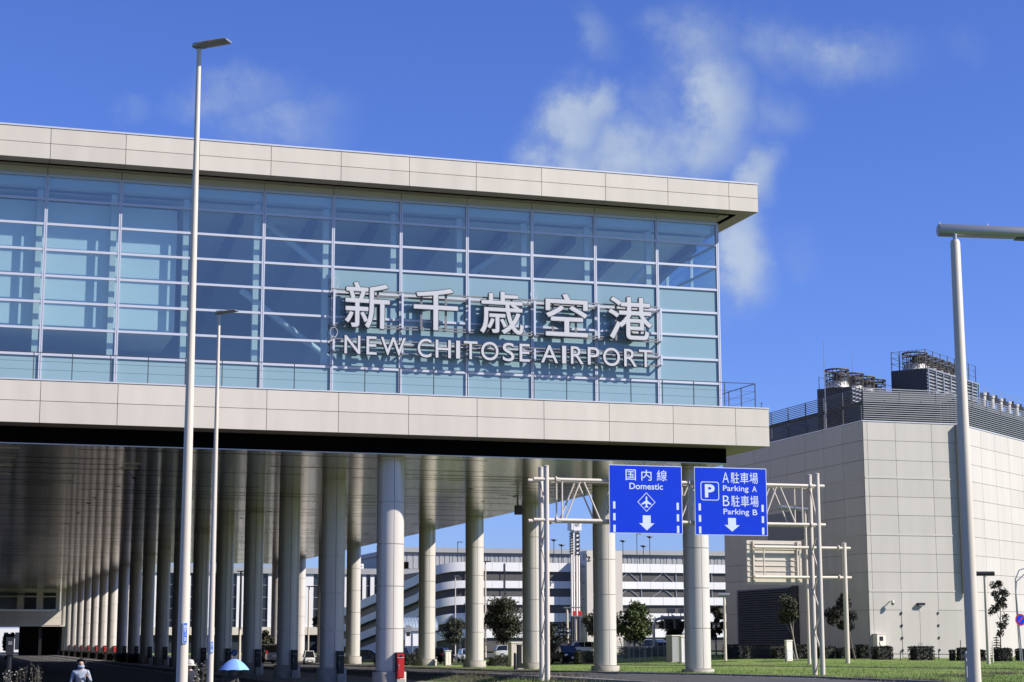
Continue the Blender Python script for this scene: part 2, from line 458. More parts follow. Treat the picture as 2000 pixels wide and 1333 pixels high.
# ------------------------------------------------------------------ terminal building
T = thing('terminal_building', 'long beige terminal wing with glazed upper floor raised on two rows of round columns', 'terminal')
ZT, ZB, ZC = 15.859, 13.532, 12.603          # lower fascia top and bottom, column-hall ceiling
RT, RB = 29.72, 27.905                       # roof fascia
XL, YE, YW = -72.0, 300.0, 147.8             # left end, far end, far edge of the wide part
GAP = .028
def tiles(mb, o, eu, en, us, zs, t=.05, m=0, mj=1):
    """panel cladding: tiles between us (along eu) and zs, joint backing behind"""
    o, eu, en = Vector(o), Vector(eu), Vector(en); ez = Vector((0, 0, 1))
    for a, b in zip(us, us[1:]):
        for c, d in zip(zs, zs[1:]):
            ctr = o + eu * ((a + b) / 2) + ez * ((c + d) / 2) - en * (t / 2)
            mb.obox(ctr, eu * ((b - a) / 2 - GAP / 2), en * t / 2, ez * ((d - c) / 2 - GAP / 2), m)
    a, b, c, d = us[0], us[-1], zs[0], zs[-1]
    mb.obox(o + eu * ((a + b) / 2) + ez * ((c + d) / 2) - en * (t + .06), eu * ((b - a) / 2 - .002), en * .04, ez * ((d - c) / 2 - .002), mj)
NJ = 17
us_l = [XL] + [-2.189 - 4 * k for k in range(NJ, -1, -1)] + [0.0]
us_l = [XL] + [u for u in us_l[1:] if u > XL + .5]
mb = MB()
tiles(mb, (0, 0, 0), (1, 0, 0), (0, -1, 0), us_l, [ZB, 14.70, 15.765])
mb.box(XL, -.03, 15.79, .03, .30, ZT, 2)
tiles(mb, (0, 0, 0), (0, 1, 0), (1, 0, 0), [.06] + [4 * k for k in range(1, 37)] + [YW], [ZB, 14.70, 15.765])
mb.box(-.3, .302, 15.79, .03, YW, ZT, 2)
mb.build('lower_fascia', [M_panel, M_joint, M_cap], T)
us_r = [XL] + [u for u in [-2.185 - 4 * k for k in range(NJ, -1, -1)] if u > XL + .5] + [-.254]
mb = MB()
tiles(mb, (0, .206, 0), (1, 0, 0), (0, -1, 0), us_r, [RB, 28.76, 29.605])
mb.box(XL, .176, 29.63, -.224, .5, RT, 2)
tiles(mb, (-.254, 0, 0), (0, 1, 0), (1, 0, 0), [.27] + [4 * k for k in range(1, 37)] + [YW], [RB, 28.76, 29.605])
mb.box(-.554, .502, 29.63, -.224, YW, RT, 2)
mb.build('roof_fascia', [M_panel, M_joint, M_cap], T)
mb = MB(); mb.box(XL, .5, 29.3, -.6, YW, 29.55); mb.build('roof_slab', M_conc, T)
# eaves: soffit strip, black slot, inner strip and head band above the glass
GX, GY = -2.21, 2.1
mb = MB()
js = us_r[1:-1]
for a, b in zip([XL] + js, js + [-.32]):
    mb.box(a + .012, .262, RB, b - .012, 1.16, RB + .05)
    mb.box(a + .012, 1.62, RB, min(b, GX) - .012, GY + .05, RB + .05)
for a, b in zip([1.16] + [4 * k for k in range(1, 37)], [4 * k for k in range(1, 37)] + [YW]):
    mb.box(-1.2, a + .012, RB, -.314, b - .012, RB + .05)
    mb.box(GX - .04, max(a, 1.62) + .012, RB, -1.56, b - .012, RB + .05)
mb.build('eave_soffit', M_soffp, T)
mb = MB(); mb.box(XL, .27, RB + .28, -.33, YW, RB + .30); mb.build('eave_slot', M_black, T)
xm = [GX - 3.998 * k for k in range(0, 18)]
mb = MB()
for a, b in zip(xm[1:], xm): mb.box(a + .014, GY - .02, 27.50, b - .014, GY + .05, RB - .004)
for k in range(10): mb.box(GX - .05, GY + .06 + 4 * k, 27.50, GX + .02, GY + 4.03 + 4 * k, RB - .004)
mb.build('head_band', M_panel, T)
# curtain wall
ZR = [16.0, 17.5, 18.95, 20.40, 21.85, 23.30, 24.73, 26.12, 27.45]
for k, x in enumerate(xm):
    mb = MB()
    mb.box(x - .085, GY - .10, 15.9, x - .012, GY + .10, 27.50); mb.box(x + .012, GY - .10, 15.9, x + .085, GY + .10, 27.50)
    mb.box(x - .014, GY - .05, 15.9, x + .014, GY + .08, 27.50)
    mb.build('mullion', M_mull, T)
for i, z in enumerate(ZR):
    mb = MB()
    for a, b in zip(xm[1:], xm): mb.box(a + .087, GY - .085, z - .065, b - .087, GY + .07, z + .065)
    mb.build('transom', M_mull, T)
for k in range(17):
    a, b = xm[k + 1] + .088, xm[k] - .088
    ztop = ZR[5] if k < 6 else ZR[1]
    rows = [r for r in range(8)]
    sp = MB(); gw = MB()
    for r in rows:
        z0, z1 = ZR[r] + .067, ZR[r + 1] - .067
        if z1 < ztop: sp.box(a, GY - .005, z0, b, GY + .03, z1)
        else: gw.add([(a, GY, z0), (b, GY, z0), (b, GY, z1), (a, GY, z1)], [(0, 1, 2, 3)])
    sp.build('spandrel_panel', M_spand, T)
    gw.build('window', M_glass, T)
# right-hand return of the curtain wall
mb = MB(); fw = MB()
ys = [GY + .1] + [GY + 4 * k for k in range(1, 9)]
for i, y in enumerate(ys[1:]): mb.box(GX - .1, y - .07, 15.9, GX + .1, y + .07, 27.5)
for z in ZR:
    for a, b in zip(ys, ys[1:]): mb.box(GX - .08, a + .072, z - .06, GX + .07, b - .072, z + .06)
mb.build('side_frame', M_mull, T)
sp = MB()
for a, b in zip(ys, ys[1:]):
    for r in range(8):
        q = [(GX, a + .07, ZR[r] + .06), (GX, b - .07, ZR[r] + .06), (GX, b - .07, ZR[r + 1] - .06), (GX, a + .07, ZR[r + 1] - .06)]
        (sp if r < 1 else fw).add(q, [(0, 1, 2, 3)])
fw.build('side_window', M_glass, T); sp.build('side_spandrel', M_spand, T)
mb = MB(); mb.box(GX - .06, ys[-1] + .08, 15.9, GX, YW, 27.9); mb.build('side_wall', M_panel, T)
# interior seen through the glass
mb = MB(); mb.box(XL, GY + .25, 16.9, GX - .2, 40, 17.1); mb.build('interior_floor', M_intd, T)
mb = MB(); mb.box(XL, 30, 17.1, GX - .12, 30.3, 27.6); mb.build('interior_back_wall', M_int, T)
mb = MB(); mb.box(XL, 1.9, 15.85, XL + .2, 30, 27.9); mb.build('left_end_wall', M_int, T)
def arc_z(y): return 26.75 - 4.6 * ((y - 3.0) / 24.0) ** 1.25
N_ = 12; ya = [3.0 + 27.0 * i / N_ for i in range(N_ + 1)]
mb = MB()
vs = []
for y in ya: vs += [(XL + .3, y, arc_z(y)), (GX - .3, y, arc_z(y))]
mb.add(vs, [(2 * i, 2 * i + 1, 2 * i + 3, 2 * i + 2) for i in range(N_)])
mb.add([(x, y, z + .2) for x, y, z in vs], [(2 * i, 2 * i + 2, 2 * i + 3, 2 * i + 1) for i in range(N_)])
mb.build('interior_ceiling', M_intc, T, smooth=True)
mb = MB(); mb.box(XL + .3, 2.3, 26.9, GX - .3, 3.0, 27.4); mb.build('ceiling_edge_beam', M_intc, T)
for k in range(0, 13):
    x = xm[k] - .75 - (.35 if k % 2 else 0)
    mb = MB()
    for y0, y1 in zip(ya[:-2], ya[1:-1]): mb.bar((x, y0 + 1.0, arc_z(y0 + 1.0) - .28), (x, y1 + 1.0, arc_z(y1 + 1.0) - .28), .42, .62)
    mb.build('ceiling_rib', M_rib, T)
for k in range(1, 14):
    mb = MB(); x = xm[k] - .30
    mb.box(x - .16, GY + .55, 17.1, x + .16, GY + .9, 26.8); mb.build('interior_post', M_white, T)
for (pa, pb) in (((522, 438), (648, 540)), ((470, 567), (640, 700)), ((921, 534), (1003, 478)), ((1225, 560), (1262, 520))):
    mb = MB(); mb.tube([P(*pa, y=6.0), P(*pb, y=6.0)], .2, 10); mb.build('diagonal_brace', M_intc, T, smooth=True)
q0, q1 = P(345, 440, y=3.06), P(341, 655, y=3.06)
mb = MB(); mb.box(XL + .4, 3.06, q1.z, (q0.x + q1.x) / 2, 9.5, 26.2); mb.build('partition_box', M_int, T)
# hall behind the sign panels on the opaque rows
mb = MB(); mb.box(xm[6] + .1, GY + .3, 17.1, GX - .2, GY + .4, 23.2); mb.build('sign_backing_wall', M_int, T)
# terrace and its railing
mb = MB(); mb.box(XL, .302, 15.5, -.32, GY - .1, 15.78); mb.build('terrace_floor', M_conc, T)
mb = MB(); mb.box(-2.0, GY - .09, 15.5, -.302, YW, 15.78); mb.build('side_terrace_floor', M_conc, T)
RY, RX, RZ = .62, -.58, 17.38
rl = MB()
rl.bar((XL, RY, RZ), (RX + .03, RY, RZ), .05, .04)
for z in (16.9, 16.45): rl.bar((XL, RY, z), (RX, RY, z), .014, .014)
rl.bar((RX, RY + .03, RZ), (RX, 9, RZ), .05, .04)
for z in (16.9, 16.45): rl.bar((RX, RY, z), (RX, 9, z), .014, .014)
x = RX
for i in range(36):
    rl.bar((x, RY, 15.7), (x, RY, RZ - .022), .06 if i == 0 else .045, .045); x -= 2.0
for y in (2.58, 4.4, 6.2, 8.0): rl.bar((RX, y, 15.7), (RX, y, RZ - .022), .05)
rl.build('terrace_railing', M_rail, T)
mb = MB(); mb.tube([(-.35, .25, ZT), (-.35, .25, ZT + .35)], .02, 6); mb.tube([(-.42, .25, ZT + .28), (-.28, .25, ZT + .34)], .012, 5); mb.build('lightning_spike', M_rail, T)
# underside: fascia return, black recess, polished ceiling
BY, BX = 1.786, -2.03
mb = MB()
mb.box(XL, .1, ZB + .001, -.11, BY, ZB + .05); mb.box(BX, BY, ZB + .001, -.11, YW, ZB + .05)
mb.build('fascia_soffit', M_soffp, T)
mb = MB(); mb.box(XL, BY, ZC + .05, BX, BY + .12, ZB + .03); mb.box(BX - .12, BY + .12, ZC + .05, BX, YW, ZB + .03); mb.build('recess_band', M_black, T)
mb = MB(); mb.box(XL, BY - .03, ZC - .002, BX - .02, BY + .05, ZC + .045); mb.box(BX - .06, BY + .05, ZC - .002, BX, YW, ZC + .045); mb.build('ceiling_edge_trim', M_cap, T)
mb = MB()
mb.box(XL, BY + .05, ZC, BX - .06, YW - .06, ZC + .2)
mb.box(XL, YW + .06, ZC, -18.6, YE, ZC + .2)
rng = random.Random(21); yy = BY + 2.2
while yy < YE - 3:
    xx = XL
    while xx < (BX - .4 if yy < YW - 1 else -19):
        L_ = rng.uniform(3, 14); x1 = min(xx + L_, BX - .2 if yy < YW - 1 else -18.8)
        if rng.random() < .42: mb.box(xx, yy - rng.uniform(.015, .05), ZC - .006, x1, yy + rng.uniform(.015, .05), ZC - .001, 1)
        xx += L_
    yy += rng.uniform(1.3, 3.4)
mb.build('hall_ceiling', [M_ceil, M_black], T)
mb = MB(); mb.box(XL, YW - .06, ZC + .06, BX - .06, YW + .06, ZC + .3); mb.build('ceiling_joint', M_black, T)
mb = MB(); mb.box(XL, YW + .06, ZC + .202, -18.4, YE, 19.0); mb.box(XL, YW - .3, ZC + .3, -.4, YW, 29.3)
mb.build('rear_wing_body', M_panel, T)
for (px, py) in [(232, 951), (262, 934), (185, 973), (153, 1003), (130, 1023), (173, 984), (472, 1013), (500, 1062), (526, 1000), (586, 1050), (597, 1075), (668, 1021), (690, 1020), (694, 1051), (715, 1043), (840, 1015), (812, 1023), (943, 980), (920, 955), (1005, 970)]:
    q = P(px, py, z=ZC)
    if q.y < YW - 2 and q.x < BX - 1:
        dl = MB(); dl.lathe([(.16, -.012), (.16, .01)], (q.x, q.y, ZC), 12); dl.build('ceiling_downlight', M_black, T)
# ceiling light strips near the left
for (px, py) in [(18, 875), (12, 893), (6, 909), (2, 925), (250, 915), (258, 906)]:
    q = P(px, py, z=ZC); sl = MB(); sl.box(q.x - .55, q.y - .12, ZC - .02, q.x + .55, q.y + .12, ZC - .001); sl.build('ceiling_light_panel', M_white, T)
mb = MB(); mb.box(XL - 4, 8, -2, XL - 2.5, 268, ZC + 1); mb.box(XL - 4, 4, ZC, XL + .01, 268, ZC + .3); mb.build('main_terminal_wall', M_conc, T)
# columns
ROWN, ROWF, CY0, CP, CRAD = -22.252, -3.264, 3.81, 15.847, .783
def col_mesh(zp, zg):
    zs = [zp + 2.39 * k for k in range(6)]
    mb = MB(); r = CRAD; prof = [(r * .96, zp)]
    for i, z in enumerate(zs):
        z1 = zs[i + 1] if i + 1 < len(zs) else None
        prof += [(r - .05, z), (r - .05, z + .035), (r, z + .037), (r, (z1 - .012) if z1 and z1 < ZC else ZC - .004)]
        if z1 is None or z1 > ZC: break
    mb.lathe(prof, (0, 0, 0), 40)
    for a in range(4):
        an = -math.pi / 2 + a * math.pi / 2 + R(1.5)
        for z0 in zs:
            z1 = min(z0 + 2.37, ZC - .01)
            if z1 - z0 > .1:
                c = Vector((math.cos(an), math.sin(an), 0)); t_ = Vector((-c.y, c.x, 0))
                mb.obox(c * (r - .003) + Vector((0, 0, (z0 + .03 + z1) / 2)), t_ * .016, c * .006, Vector((0, 0, (z1 - z0 - .03) / 2)), 1)
    o = mb.build('column', [M_col, M_joint], T, smooth=True, angle=30)
    pb = MB(); pb.lathe([(.965, zg), (.965, zp - .02), (.955, zp - .002)], (0, 0, 0), 40)
    p = pb.build('plinth', M_plinth, o, smooth=True, angle=30)
    return o
cn = col_mesh(.447, -1.2); cf = col_mesh(.459, -1.2)
for k in range(20):
    c = cn if k == 0 else copy_tree(cn, T)
    c.location = (ROWN, CY0 + CP * k, 0)
for k in range(10):
    c = cf if k == 0 else copy_tree(cf, T)
    c.location = (ROWF, CY0 + CP * k, 0)
# camera box under the ceiling beside the third outer column
q = P(1011, 987, y=33)
mb = MB(); mb.box(q.x - .2, q.y - .2, ZC - 1.0, q.x + .3, q.y + .2, ZC - .3); mb.box(q.x - .05, q.y - .05, ZC - .3, q.x + .05, q.y + .05, ZC); mb.build('ceiling_speaker', M_blk, T)
# wing crossing the far end of the column hall
EB = thing('cross_wing', 'beige office wing closing the far end of the column hall above a dark underpass', 'building', (-50, YE - 17, 0))
ey = YE - 17
def loc(o, mb, name, m, **k):      # build mb given in world coordinates under the empty o
    l_ = Vector(o.location)
    mb.v = [(v[0] - l_.x, v[1] - l_.y, v[2] - l_.z) for v in mb.v]
    return mb.build(name, m, o, **k)
xr = P(116, 1200, y=ey).x
mb = MB(); tiles(mb, (0, ey, 0), (1, 0, 0), (0, -1, 0), [-75, -60] + [xr - 8.2 * k for k in range(4, -1, -1)], [8.5, 10.4, ZC - .01])
loc(EB, mb, 'wall', [M_panel, M_joint])
for (a, b) in ((-2, 33), (47, 71), (85, 109)):
    f = MB(); x0, x1 = P(a, 1180, y=ey).x, P(b, 1180, y=ey).x
    z0, z1 = 8.7, 12.0
    f.box(x0, ey - .12, z0, x1, ey - .01, z1); f.box(x0 - .15, ey - .16, 11.1, x1 + .15, ey - .121, 11.35, 1)
    loc(EB, f, 'window', [M_dglass, M_panel])
mb = MB(); tiles(mb, (0, ey - 1.0, 0), (1, 0, 0), (0, -1, 0), [-75, P(34, 1200, y=ey).x, P(75, 1200, y=ey).x, xr + .35], [5.45, 7.0, 8.45]); mb.box(-75, ey - .9, 8.2, xr + .35, ey - .02, 8.44, 0)
mb.box(-75, ey - .9, 5.2, xr + .35, ey + 14, 5.44, 0); mb.box(xr + .352, ey - .1, 5.202, xr + 1.3, ey + 14, 5.42, 0)
loc(EB, mb, 'balcony_band', [M_panel, M_joint])
x0, x1 = P(-30, 1162, y=ey).x, P(47, 1162, y=ey).x
mb = MB(); mb.box(x0, ey - 1.6, 11.55, x1, ey - .17, 11.75); loc(EB, mb, 'canopy', M_blk)
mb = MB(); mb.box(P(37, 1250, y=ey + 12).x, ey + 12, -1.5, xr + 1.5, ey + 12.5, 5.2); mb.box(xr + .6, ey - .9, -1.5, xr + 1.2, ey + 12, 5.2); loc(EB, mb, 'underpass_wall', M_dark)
mb = MB(); mb.box(P(76, 1250, y=ey).x, ey + 1, -1.5, P(76, 1250, y=ey).x + .6, ey + 1.6, 5.2); loc(EB, mb, 'pier', M_blk)
# distant sunlit building beyond the underpass
q = P(15, 1255, y=420)
DB = thing('distant_office', 'small pale sunlit building seen through the underpass gap', 'building', (q.x, 420, g(q.x, 420)))
mb = MB(); mb.box(-14, 0, -1, 14, 8, 6.5); mb.build('wall', M_ltwall, DB)
for i in range(9):
    mb = MB(); mb.box(-13 + 3 * i, -.08, .8, -12 + 3 * i, 0 - .004, 5.4); mb.build('window', M_dglass, DB)

# ------------------------------------------------------------------ rooftop sign on the glass front
def text_mesh(s, size=1.0, bold=0.0, ext=0.0, spacing=1.0):
    c = bpy.data.curves.new('txt', 'FONT'); c.body = s; c.size = size; c.offset = bold; c.extrude = ext; c.space_character = spacing
    c.resolution_u = 6
    o = bpy.data.objects.new('txt', c); COL.objects.link(o)
    dg = bpy.context.evaluated_depsgraph_get(); dg.update()
    me = bpy.data.meshes.new_from_object(o.evaluated_get(dg))
    bpy.data.objects.remove(o); bpy.data.curves.remove(c)
    return me
def put_text(name, s, mats, parent, origin, ex, ey_, en, box, bold=0.0, ext=.05, side=None, keep=False, fat=0.0, back=0.0):
    """text fitted to box=(x0,z0,x1,z1) in the (ex,ey) frame at origin; returns the object"""
    me = text_mesh(s, 1.0, bold, 1.0)
    xs = [v.co.x for v in me.vertices]; ys_ = [v.co.y for v in me.vertices]
    offs = [(0, 0)] + [(fat * math.cos(t * math.pi / 4), fat * math.sin(t * math.pi / 4)) for t in range(8)] if fat else [(0, 0)]
    a0, a1, b0, b1 = min(xs), max(xs), min(ys_), max(ys_)
    x0, z0, x1, z1 = box
    sx, sy = (x1 - x0) / max(a1 - a0, 1e-6), (z1 - z0) / max(b1 - b0, 1e-6)
    if keep: sx = min(sx, sy); sy = sx
    cxm, cym = (a0 + a1) / 2, (b0 + b1) / 2
    o_, ex, ey_, en = Vector(origin), Vector(ex), Vector(ey_), Vector(en)
    if fat: sx *= (a1 - a0) / (a1 - a0 + 2 * fat); sy *= (b1 - b0) / (b1 - b0 + 2 * fat)
    if fat or back:
        vs, fs, src = [], [], [tuple(v.co) for v in me.vertices]; pf = [tuple(p.vertices) for p in me.polygons]
        sets = [(a, b, 1 - .012 * i) for i, (a, b) in enumerate(offs)]
        if back: sets += [((fat + back) * math.cos(t * math.pi / 4), (fat + back) * math.sin(t * math.pi / 4), .55 - .012 * t) for t in range(8)]
        for (a, b, dz) in sets:
            n0 = len(vs); vs += [(x + a, y + b, z * dz if z > 0 else z * (.6 + .3 * dz)) for x, y, z in src]; fs += [tuple(i + n0 for i in f) for f in pf]
        me.clear_geometry(); me.from_pydata(vs, [], fs); me.update()
        nback = len(pf) * len(offs)
    for v in me.vertices:
        v.co = o_ + ex * ((v.co.x - cxm) * sx + (x0 + x1) / 2) + ey_ * ((v.co.y - cym) * sy + (z0 + z1) / 2) + en * (v.co.z * ext)
    me.materials.clear()
    for m_ in mats: me.materials.append(m_)
    if len(mats) > 1:
        for p in me.polygons: p.material_index = 0 if p.normal.dot(en) > .5 else 1
        me.update()
        for p in me.polygons: p.material_index = 0 if p.normal.dot(en) > .5 and not (back and p.index >= nback) else 1
    o = bpy.data.objects.new(name, me); COL.objects.link(o); o.parent = parent
    return o
EX, EZ, EN = Vector((1, 0, 0)), Vector((0, 0, 1)), Vector((0, -1, 0))
SG = thing('airport_sign', 'large silver lettered airport name sign standing off the glass front on grey rails', 'sign', (-16.4, 1.0, 18.2))
def sgl(v): return Vector(v) - Vector(SG.location)
LY = 1.45
def zat(px, py): return P(px, py, y=LY)
kan = [('新', 673, 761, 555, 640), ('千', 807, 894, 566, 644), ('歳', 937, 1022, 573, 651), ('空', 1065, 1147, 577, 656), ('港', 1188, 1272, 584, 662)]
for s, xa, xb, ya_, yb in kan:
    A, B = zat(xa, yb), zat(xb, ya_)
    put_text('letter', s, [M_letter, M_letside], SG, sgl((0, LY, 0)), EX, EZ, EN, (A.x, A.z, B.x, B.z), ext=.08, fat=.011, back=.016)
latin = [('N', 672, 703), ('E', 715, 735), ('W', 743, 792), ('C', 815, 842), ('H', 850, 880), ('I', 890, 898), ('T', 905, 932), ('O', 939, 973), ('S', 981, 1004), ('E', 1014, 1034),
         ('A', 1056, 1089), ('I', 1097, 1105), ('R', 1114, 1139), ('P', 1147, 1170), ('O', 1177, 1210), ('R', 1218, 1243), ('T', 1247, 1273)]
LZ0, LZ1 = (P(672, 691, y=LY).z + P(1255, 718, y=LY).z) / 2, (P(690, 658, y=LY).z + P(1262, 682.5, y=LY).z) / 2
for s, xa, xb in latin:
    A, B = P(xa, 690, y=LY), P(xb, 690, y=LY)
    over = .02 if s in 'OCS' else 0
    put_text('letter', s, [M_letter, M_letside], SG, sgl((0, LY, 0)), EX, EZ, EN, (A.x, LZ0 - over, B.x, LZ1 + over), ext=.07, fat=.005, back=.024)
x0s, x1s = -26.35, -6.35
for z in (21.95, 21.66, 19.97, 19.82, 19.09, 18.87, 18.38):
    mb = MB(); mb.bar((x0s, 1.72, z), (x1s, 1.72, z), .08, .07)
    mb.v = [tuple(sgl(v)) for v in mb.v]; mb.build('sign_rail', M_frame, SG)
for k in range(1, 7):
    x = xm[k] + .02
    for z0, z1 in ((19.78, 21.95), (18.34, 19.09)):
        mb = MB(); mb.box(x - .06, 1.60, z0 + .09, x + .06, 1.66, z1 - .05); mb.box(x - .05, 1.66, z1 - .2, x + .05, 1.98, z1 - .1); mb.box(x - .05, 1.66, z0 + .02, x + .05, 1.98, z0 + .12)
        mb.v = [tuple(sgl(v)) for v in mb.v]; mb.build('bracket_post', M_mull, SG)
for s, xa, xb, ya_, yb in kan:
    for f_ in (.2, .75):
        mb = MB(); q = zat(xa + (xb - xa) * f_, 610); mb.box(q.x - .06, 1.60, 19.8, q.x + .06, 1.66, 21.9)
        mb.v = [tuple(sgl(v)) for v in mb.v]; mb.build('letter_support', M_frame, SG)
for (px, py) in ((655, 552), (652, 649), (1043, 575)):
    q = P(px, py, y=1.7); mb = MB()
    mb.tube([(q.x + .22 * math.cos(t / 12 * 6.28), 1.7, q.z + .28 * math.sin(t / 12 * 6.28)) for t in range(13)] + [(q.x - .05, 1.72, q.z - .7)], .018, 5)
    mb.v = [tuple(sgl(v)) for v in mb.v]; mb.build('cable', M_cap, SG)

# ------------------------------------------------------------------ roads and pavements
far_e = [(2600, 1372), (2250, 1354), (1950, 1341), (1750, 1333), (1600, 1326.5), (1400, 1321), (1200, 1317.5), (980, 1313.5), (800, 1307), (700, 1303), (620, 1299.5), (520, 1294)]
near_e = [(2300, 1420), (1900, 1380), (1600, 1358), (1420, 1345), (1270, 1337), (1150, 1331), (1040, 1325), (930, 1319.5), (800, 1316), (700, 1313.5), (610, 1311), (505, 1305)]
st = []
for a, b in zip(far_e, near_e):
    A, B = gp(*a), gp(*b); st.append(((A.x, A.y), (B.x, B.y)))
fine = []
for (a, b), (c, d) in zip(st, st[1:]):
    for i in range(8):
        t = i / 8; fine.append(((a[0] + (c[0] - a[0]) * t, a[1] + (c[1] - a[1]) * t), (b[0] + (d[0] - b[0]) * t, b[1] + (d[1] - b[1]) * t)))
fine.append(st[-1])
sheet('road', fine, M_asph, .03)
def edge_strip(name, i0, i1, side, off, w, m, dz):
    rows = []
    for (A, B) in fine[i0:i1]:
        d = Vector((B[0] - A[0], B[1] - A[1])); L = d.length; d.normalize()
        if side == 0: p0 = Vector(A) + d * off; p1 = Vector(A) + d * (off + w)
        else: p0 = Vector(B) - d * (off + w); p1 = Vector(B) - d * off
        rows.append((tuple(p0), tuple(p1)))
    return sheet(name, rows, m, dz)
edge_strip('road_marking', 0, len(fine), 1, .9, .16, M_line, .045)
edge_strip('road_marking', 30, len(fine), 0, .8, .16, M_line, .045)
def kerb(name, pts, w=.18, h=.13):
    mb = MB()
    rows = []
    for i, p in enumerate(pts):
        a = pts[max(i - 1, 0)]; b = pts[min(i + 1, len(pts) - 1)]
        L = math.hypot(b[0] - a[0], b[1] - a[1]) or 1
        n_ = Vector((-(b[1] - a[1]) / L, (b[0] - a[0]) / L)) * w / 2
        z = g(*p)
        rows.append([(p[0] - n_.x, p[1] - n_.y, z - .1), (p[0] - n_.x, p[1] - n_.y, z + h), (p[0] + n_.x, p[1] + n_.y, z + h), (p[0] + n_.x, p[1] + n_.y, z - .1)])
    vs = [v for r_ in rows for v in r_]
    fs = [(i * 4 + k, i * 4 + k + 1, (i + 1) * 4 + k + 1, (i + 1) * 4 + k) for i in range(len(rows) - 1) for k in range(3)]
    mb.add(vs, fs); return tag(mb.build(name, M_kerb), kind='structure')
kerb('kerb', [A for A, B in fine]); kerb('kerb', [B for A, B in fine])
# left carriageway under the wing and its walkway
ys_ = [-70 + 5 * i for i in range(100)]
sheet('road', [((-80, y), (-25.4, y)) for y in ys_], M_asph, .03)
sheet('pavement', [((-25.2, y), (-18.6, y)) for y in [-62 + 3 * i for i in range(120)]], M_pave, .10)
kerb('kerb', [(-25.3, -62 + 3 * i) for i in range(120)])
A, B = gp(2, 1282.5), gp(62, 1297)
sheet('road_marking', strip('l', [(A.x, A.y), (B.x, B.y)], .22, M_line, 0), M_line, .045)
A, B = gp(52, 1281), gp(150, 1297); d = (B - A); L = d.length; d.normalize(); s_ = 0
while s_ < L:
    p = A + d * s_; q = A + d * min(L, s_ + 5); sheet('road_marking', [((p.x - .09, p.y), (p.x + .09, p.y)), ((q.x - .09, q.y), (q.x + .09, q.y))], M_line, .045); s_ += 11
A, B = gp(232, 1298), gp(300, 1318)
sheet('road_marking', strip('l', [(-27.2, y) for y in range(-50, 280, 10)], .16, M_line, 0), M_line, .045)
# worn drain line through the grass, and the car-park apron beyond
pts = [gp(px, py) for px, py in ((1030, 1297), (1200, 1299), (1340, 1300.5), (1550, 1302.5), (1700, 1304), (1850, 1306), (2000, 1308), (2200, 1311))]
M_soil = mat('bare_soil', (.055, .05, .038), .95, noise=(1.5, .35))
pts_path = pts
sheet('soil_path', strip('l', [(p.x, p.y) for p in pts], .9, M_soil, 0), M_soil, .025)
A, B = gp(700, 1284), gp(1030, 1287); C_ = gp(1200, 1278)
sheet('service_road', [((x, 96), (x, 84)) for x in range(-18, 60, 4)], M_asph, .03)
sheet('car_park_road', [((x, 255), (x, 108)) for x in range(-60, 140, 5)], M_asph, .03)
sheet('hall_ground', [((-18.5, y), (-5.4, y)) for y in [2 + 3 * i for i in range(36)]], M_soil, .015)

# ------------------------------------------------------------------ plant building on the right
PX, PY, PT, PYE = 32.75, 48.3, 21.83, 79.3
PB = thing('plant_building', 'tall windowless beige panelled plant building with dark louvre screen round its roof', 'building', (PX, PY, .5))
d45 = Vector((math.sin(R(52.5)), math.cos(R(52.5)), 0)); n45 = Vector((d45.y, -d45.x, 0))   # right-hand wall direction and its outward normal
zrows = [0.2, 4.78, 6.47, 8.17, 9.83, 11.55, 13.31, 14.99, 16.72, 18.32, 20.11, PT]
FXR = 42.35
def loct(mb, name, m, parent=PB, **k): return loc_to(mb, name, m, parent, PB, **k)
def loc_to(mb, name, m, parent, root, **k):
    l_ = Vector(root.location)
    mb.v = [(v[0] - l_.x, v[1] - l_.y, v[2] - l_.z) for v in mb.v]
    return mb.build(name, m, parent, **k)
mb = MB(); GAP = .034
dx0, dx1, dz1 = 35.96, 39.70, 4.83
tiles(mb, (PX, PY, 0), (1, 0, 0), (0, -1, 0), [0, .42, 3.30, 7.06, FXR - PX], zrows[1:])
tiles(mb, (PX, PY, 0), (1, 0, 0), (0, -1, 0), [0, .42, dx0 - PX], zrows[:2])
tiles(mb, (PX, PY, 0), (1, 0, 0), (0, -1, 0), [dx1 - PX, FXR - PX], zrows[:2])
loct(mb, 'front_wall', [M_tank, M_joint])
mb = MB(); tiles(mb, (PX, PY, 0), (0, 1, 0), (-1, 0, 0), [.06 + 3.87 * k for k in range(9)], zrows); mb.prism([(PX + .12, PY + .2), (FXR + .4, PY + .2), (FXR + .4 + d45.x * 46, PY + .3 + d45.y * 46), (PX + .12, PYE)], ((0, 0, .2), (1, 0, 0), (0, 1, 0), (0, 0, 1)), PT - .7, 0)
loct(mb, 'left_wall', [M_tank, M_joint])
c0 = Vector((FXR + .5, PY, 0))
mb = MB(); tiles(mb, c0, d45, n45, [0] + [1.5 + 3.76 * k for k in range(14)], zrows); loct(mb, 'right_wall', [M_tank, M_joint])
mb = MB(); mb.box(FXR + .02, PY - .55, 6.28, FXR + .46, PY - .002, PT + .02); loct(mb, 'downpipe_fin', M_tank)
for z in (6.47, 11.55, 16.72):
    mb = MB(); mb.box(PX + .02, PY - .035, z - .07, FXR, PY + .02, z + .07); mb.box(PX - .035, PY + .05, z - .07, PX + .02, PYE, z + .07); loct(mb, 'string_course', M_tank)
mb = MB(); mb.box(PX - .05, PY - .05, PT + .003, FXR + .5, PY + .5, PT + .10); mb.box(PX - .05, PY + .502, PT + .003, PX + .4, PYE, PT + .10)
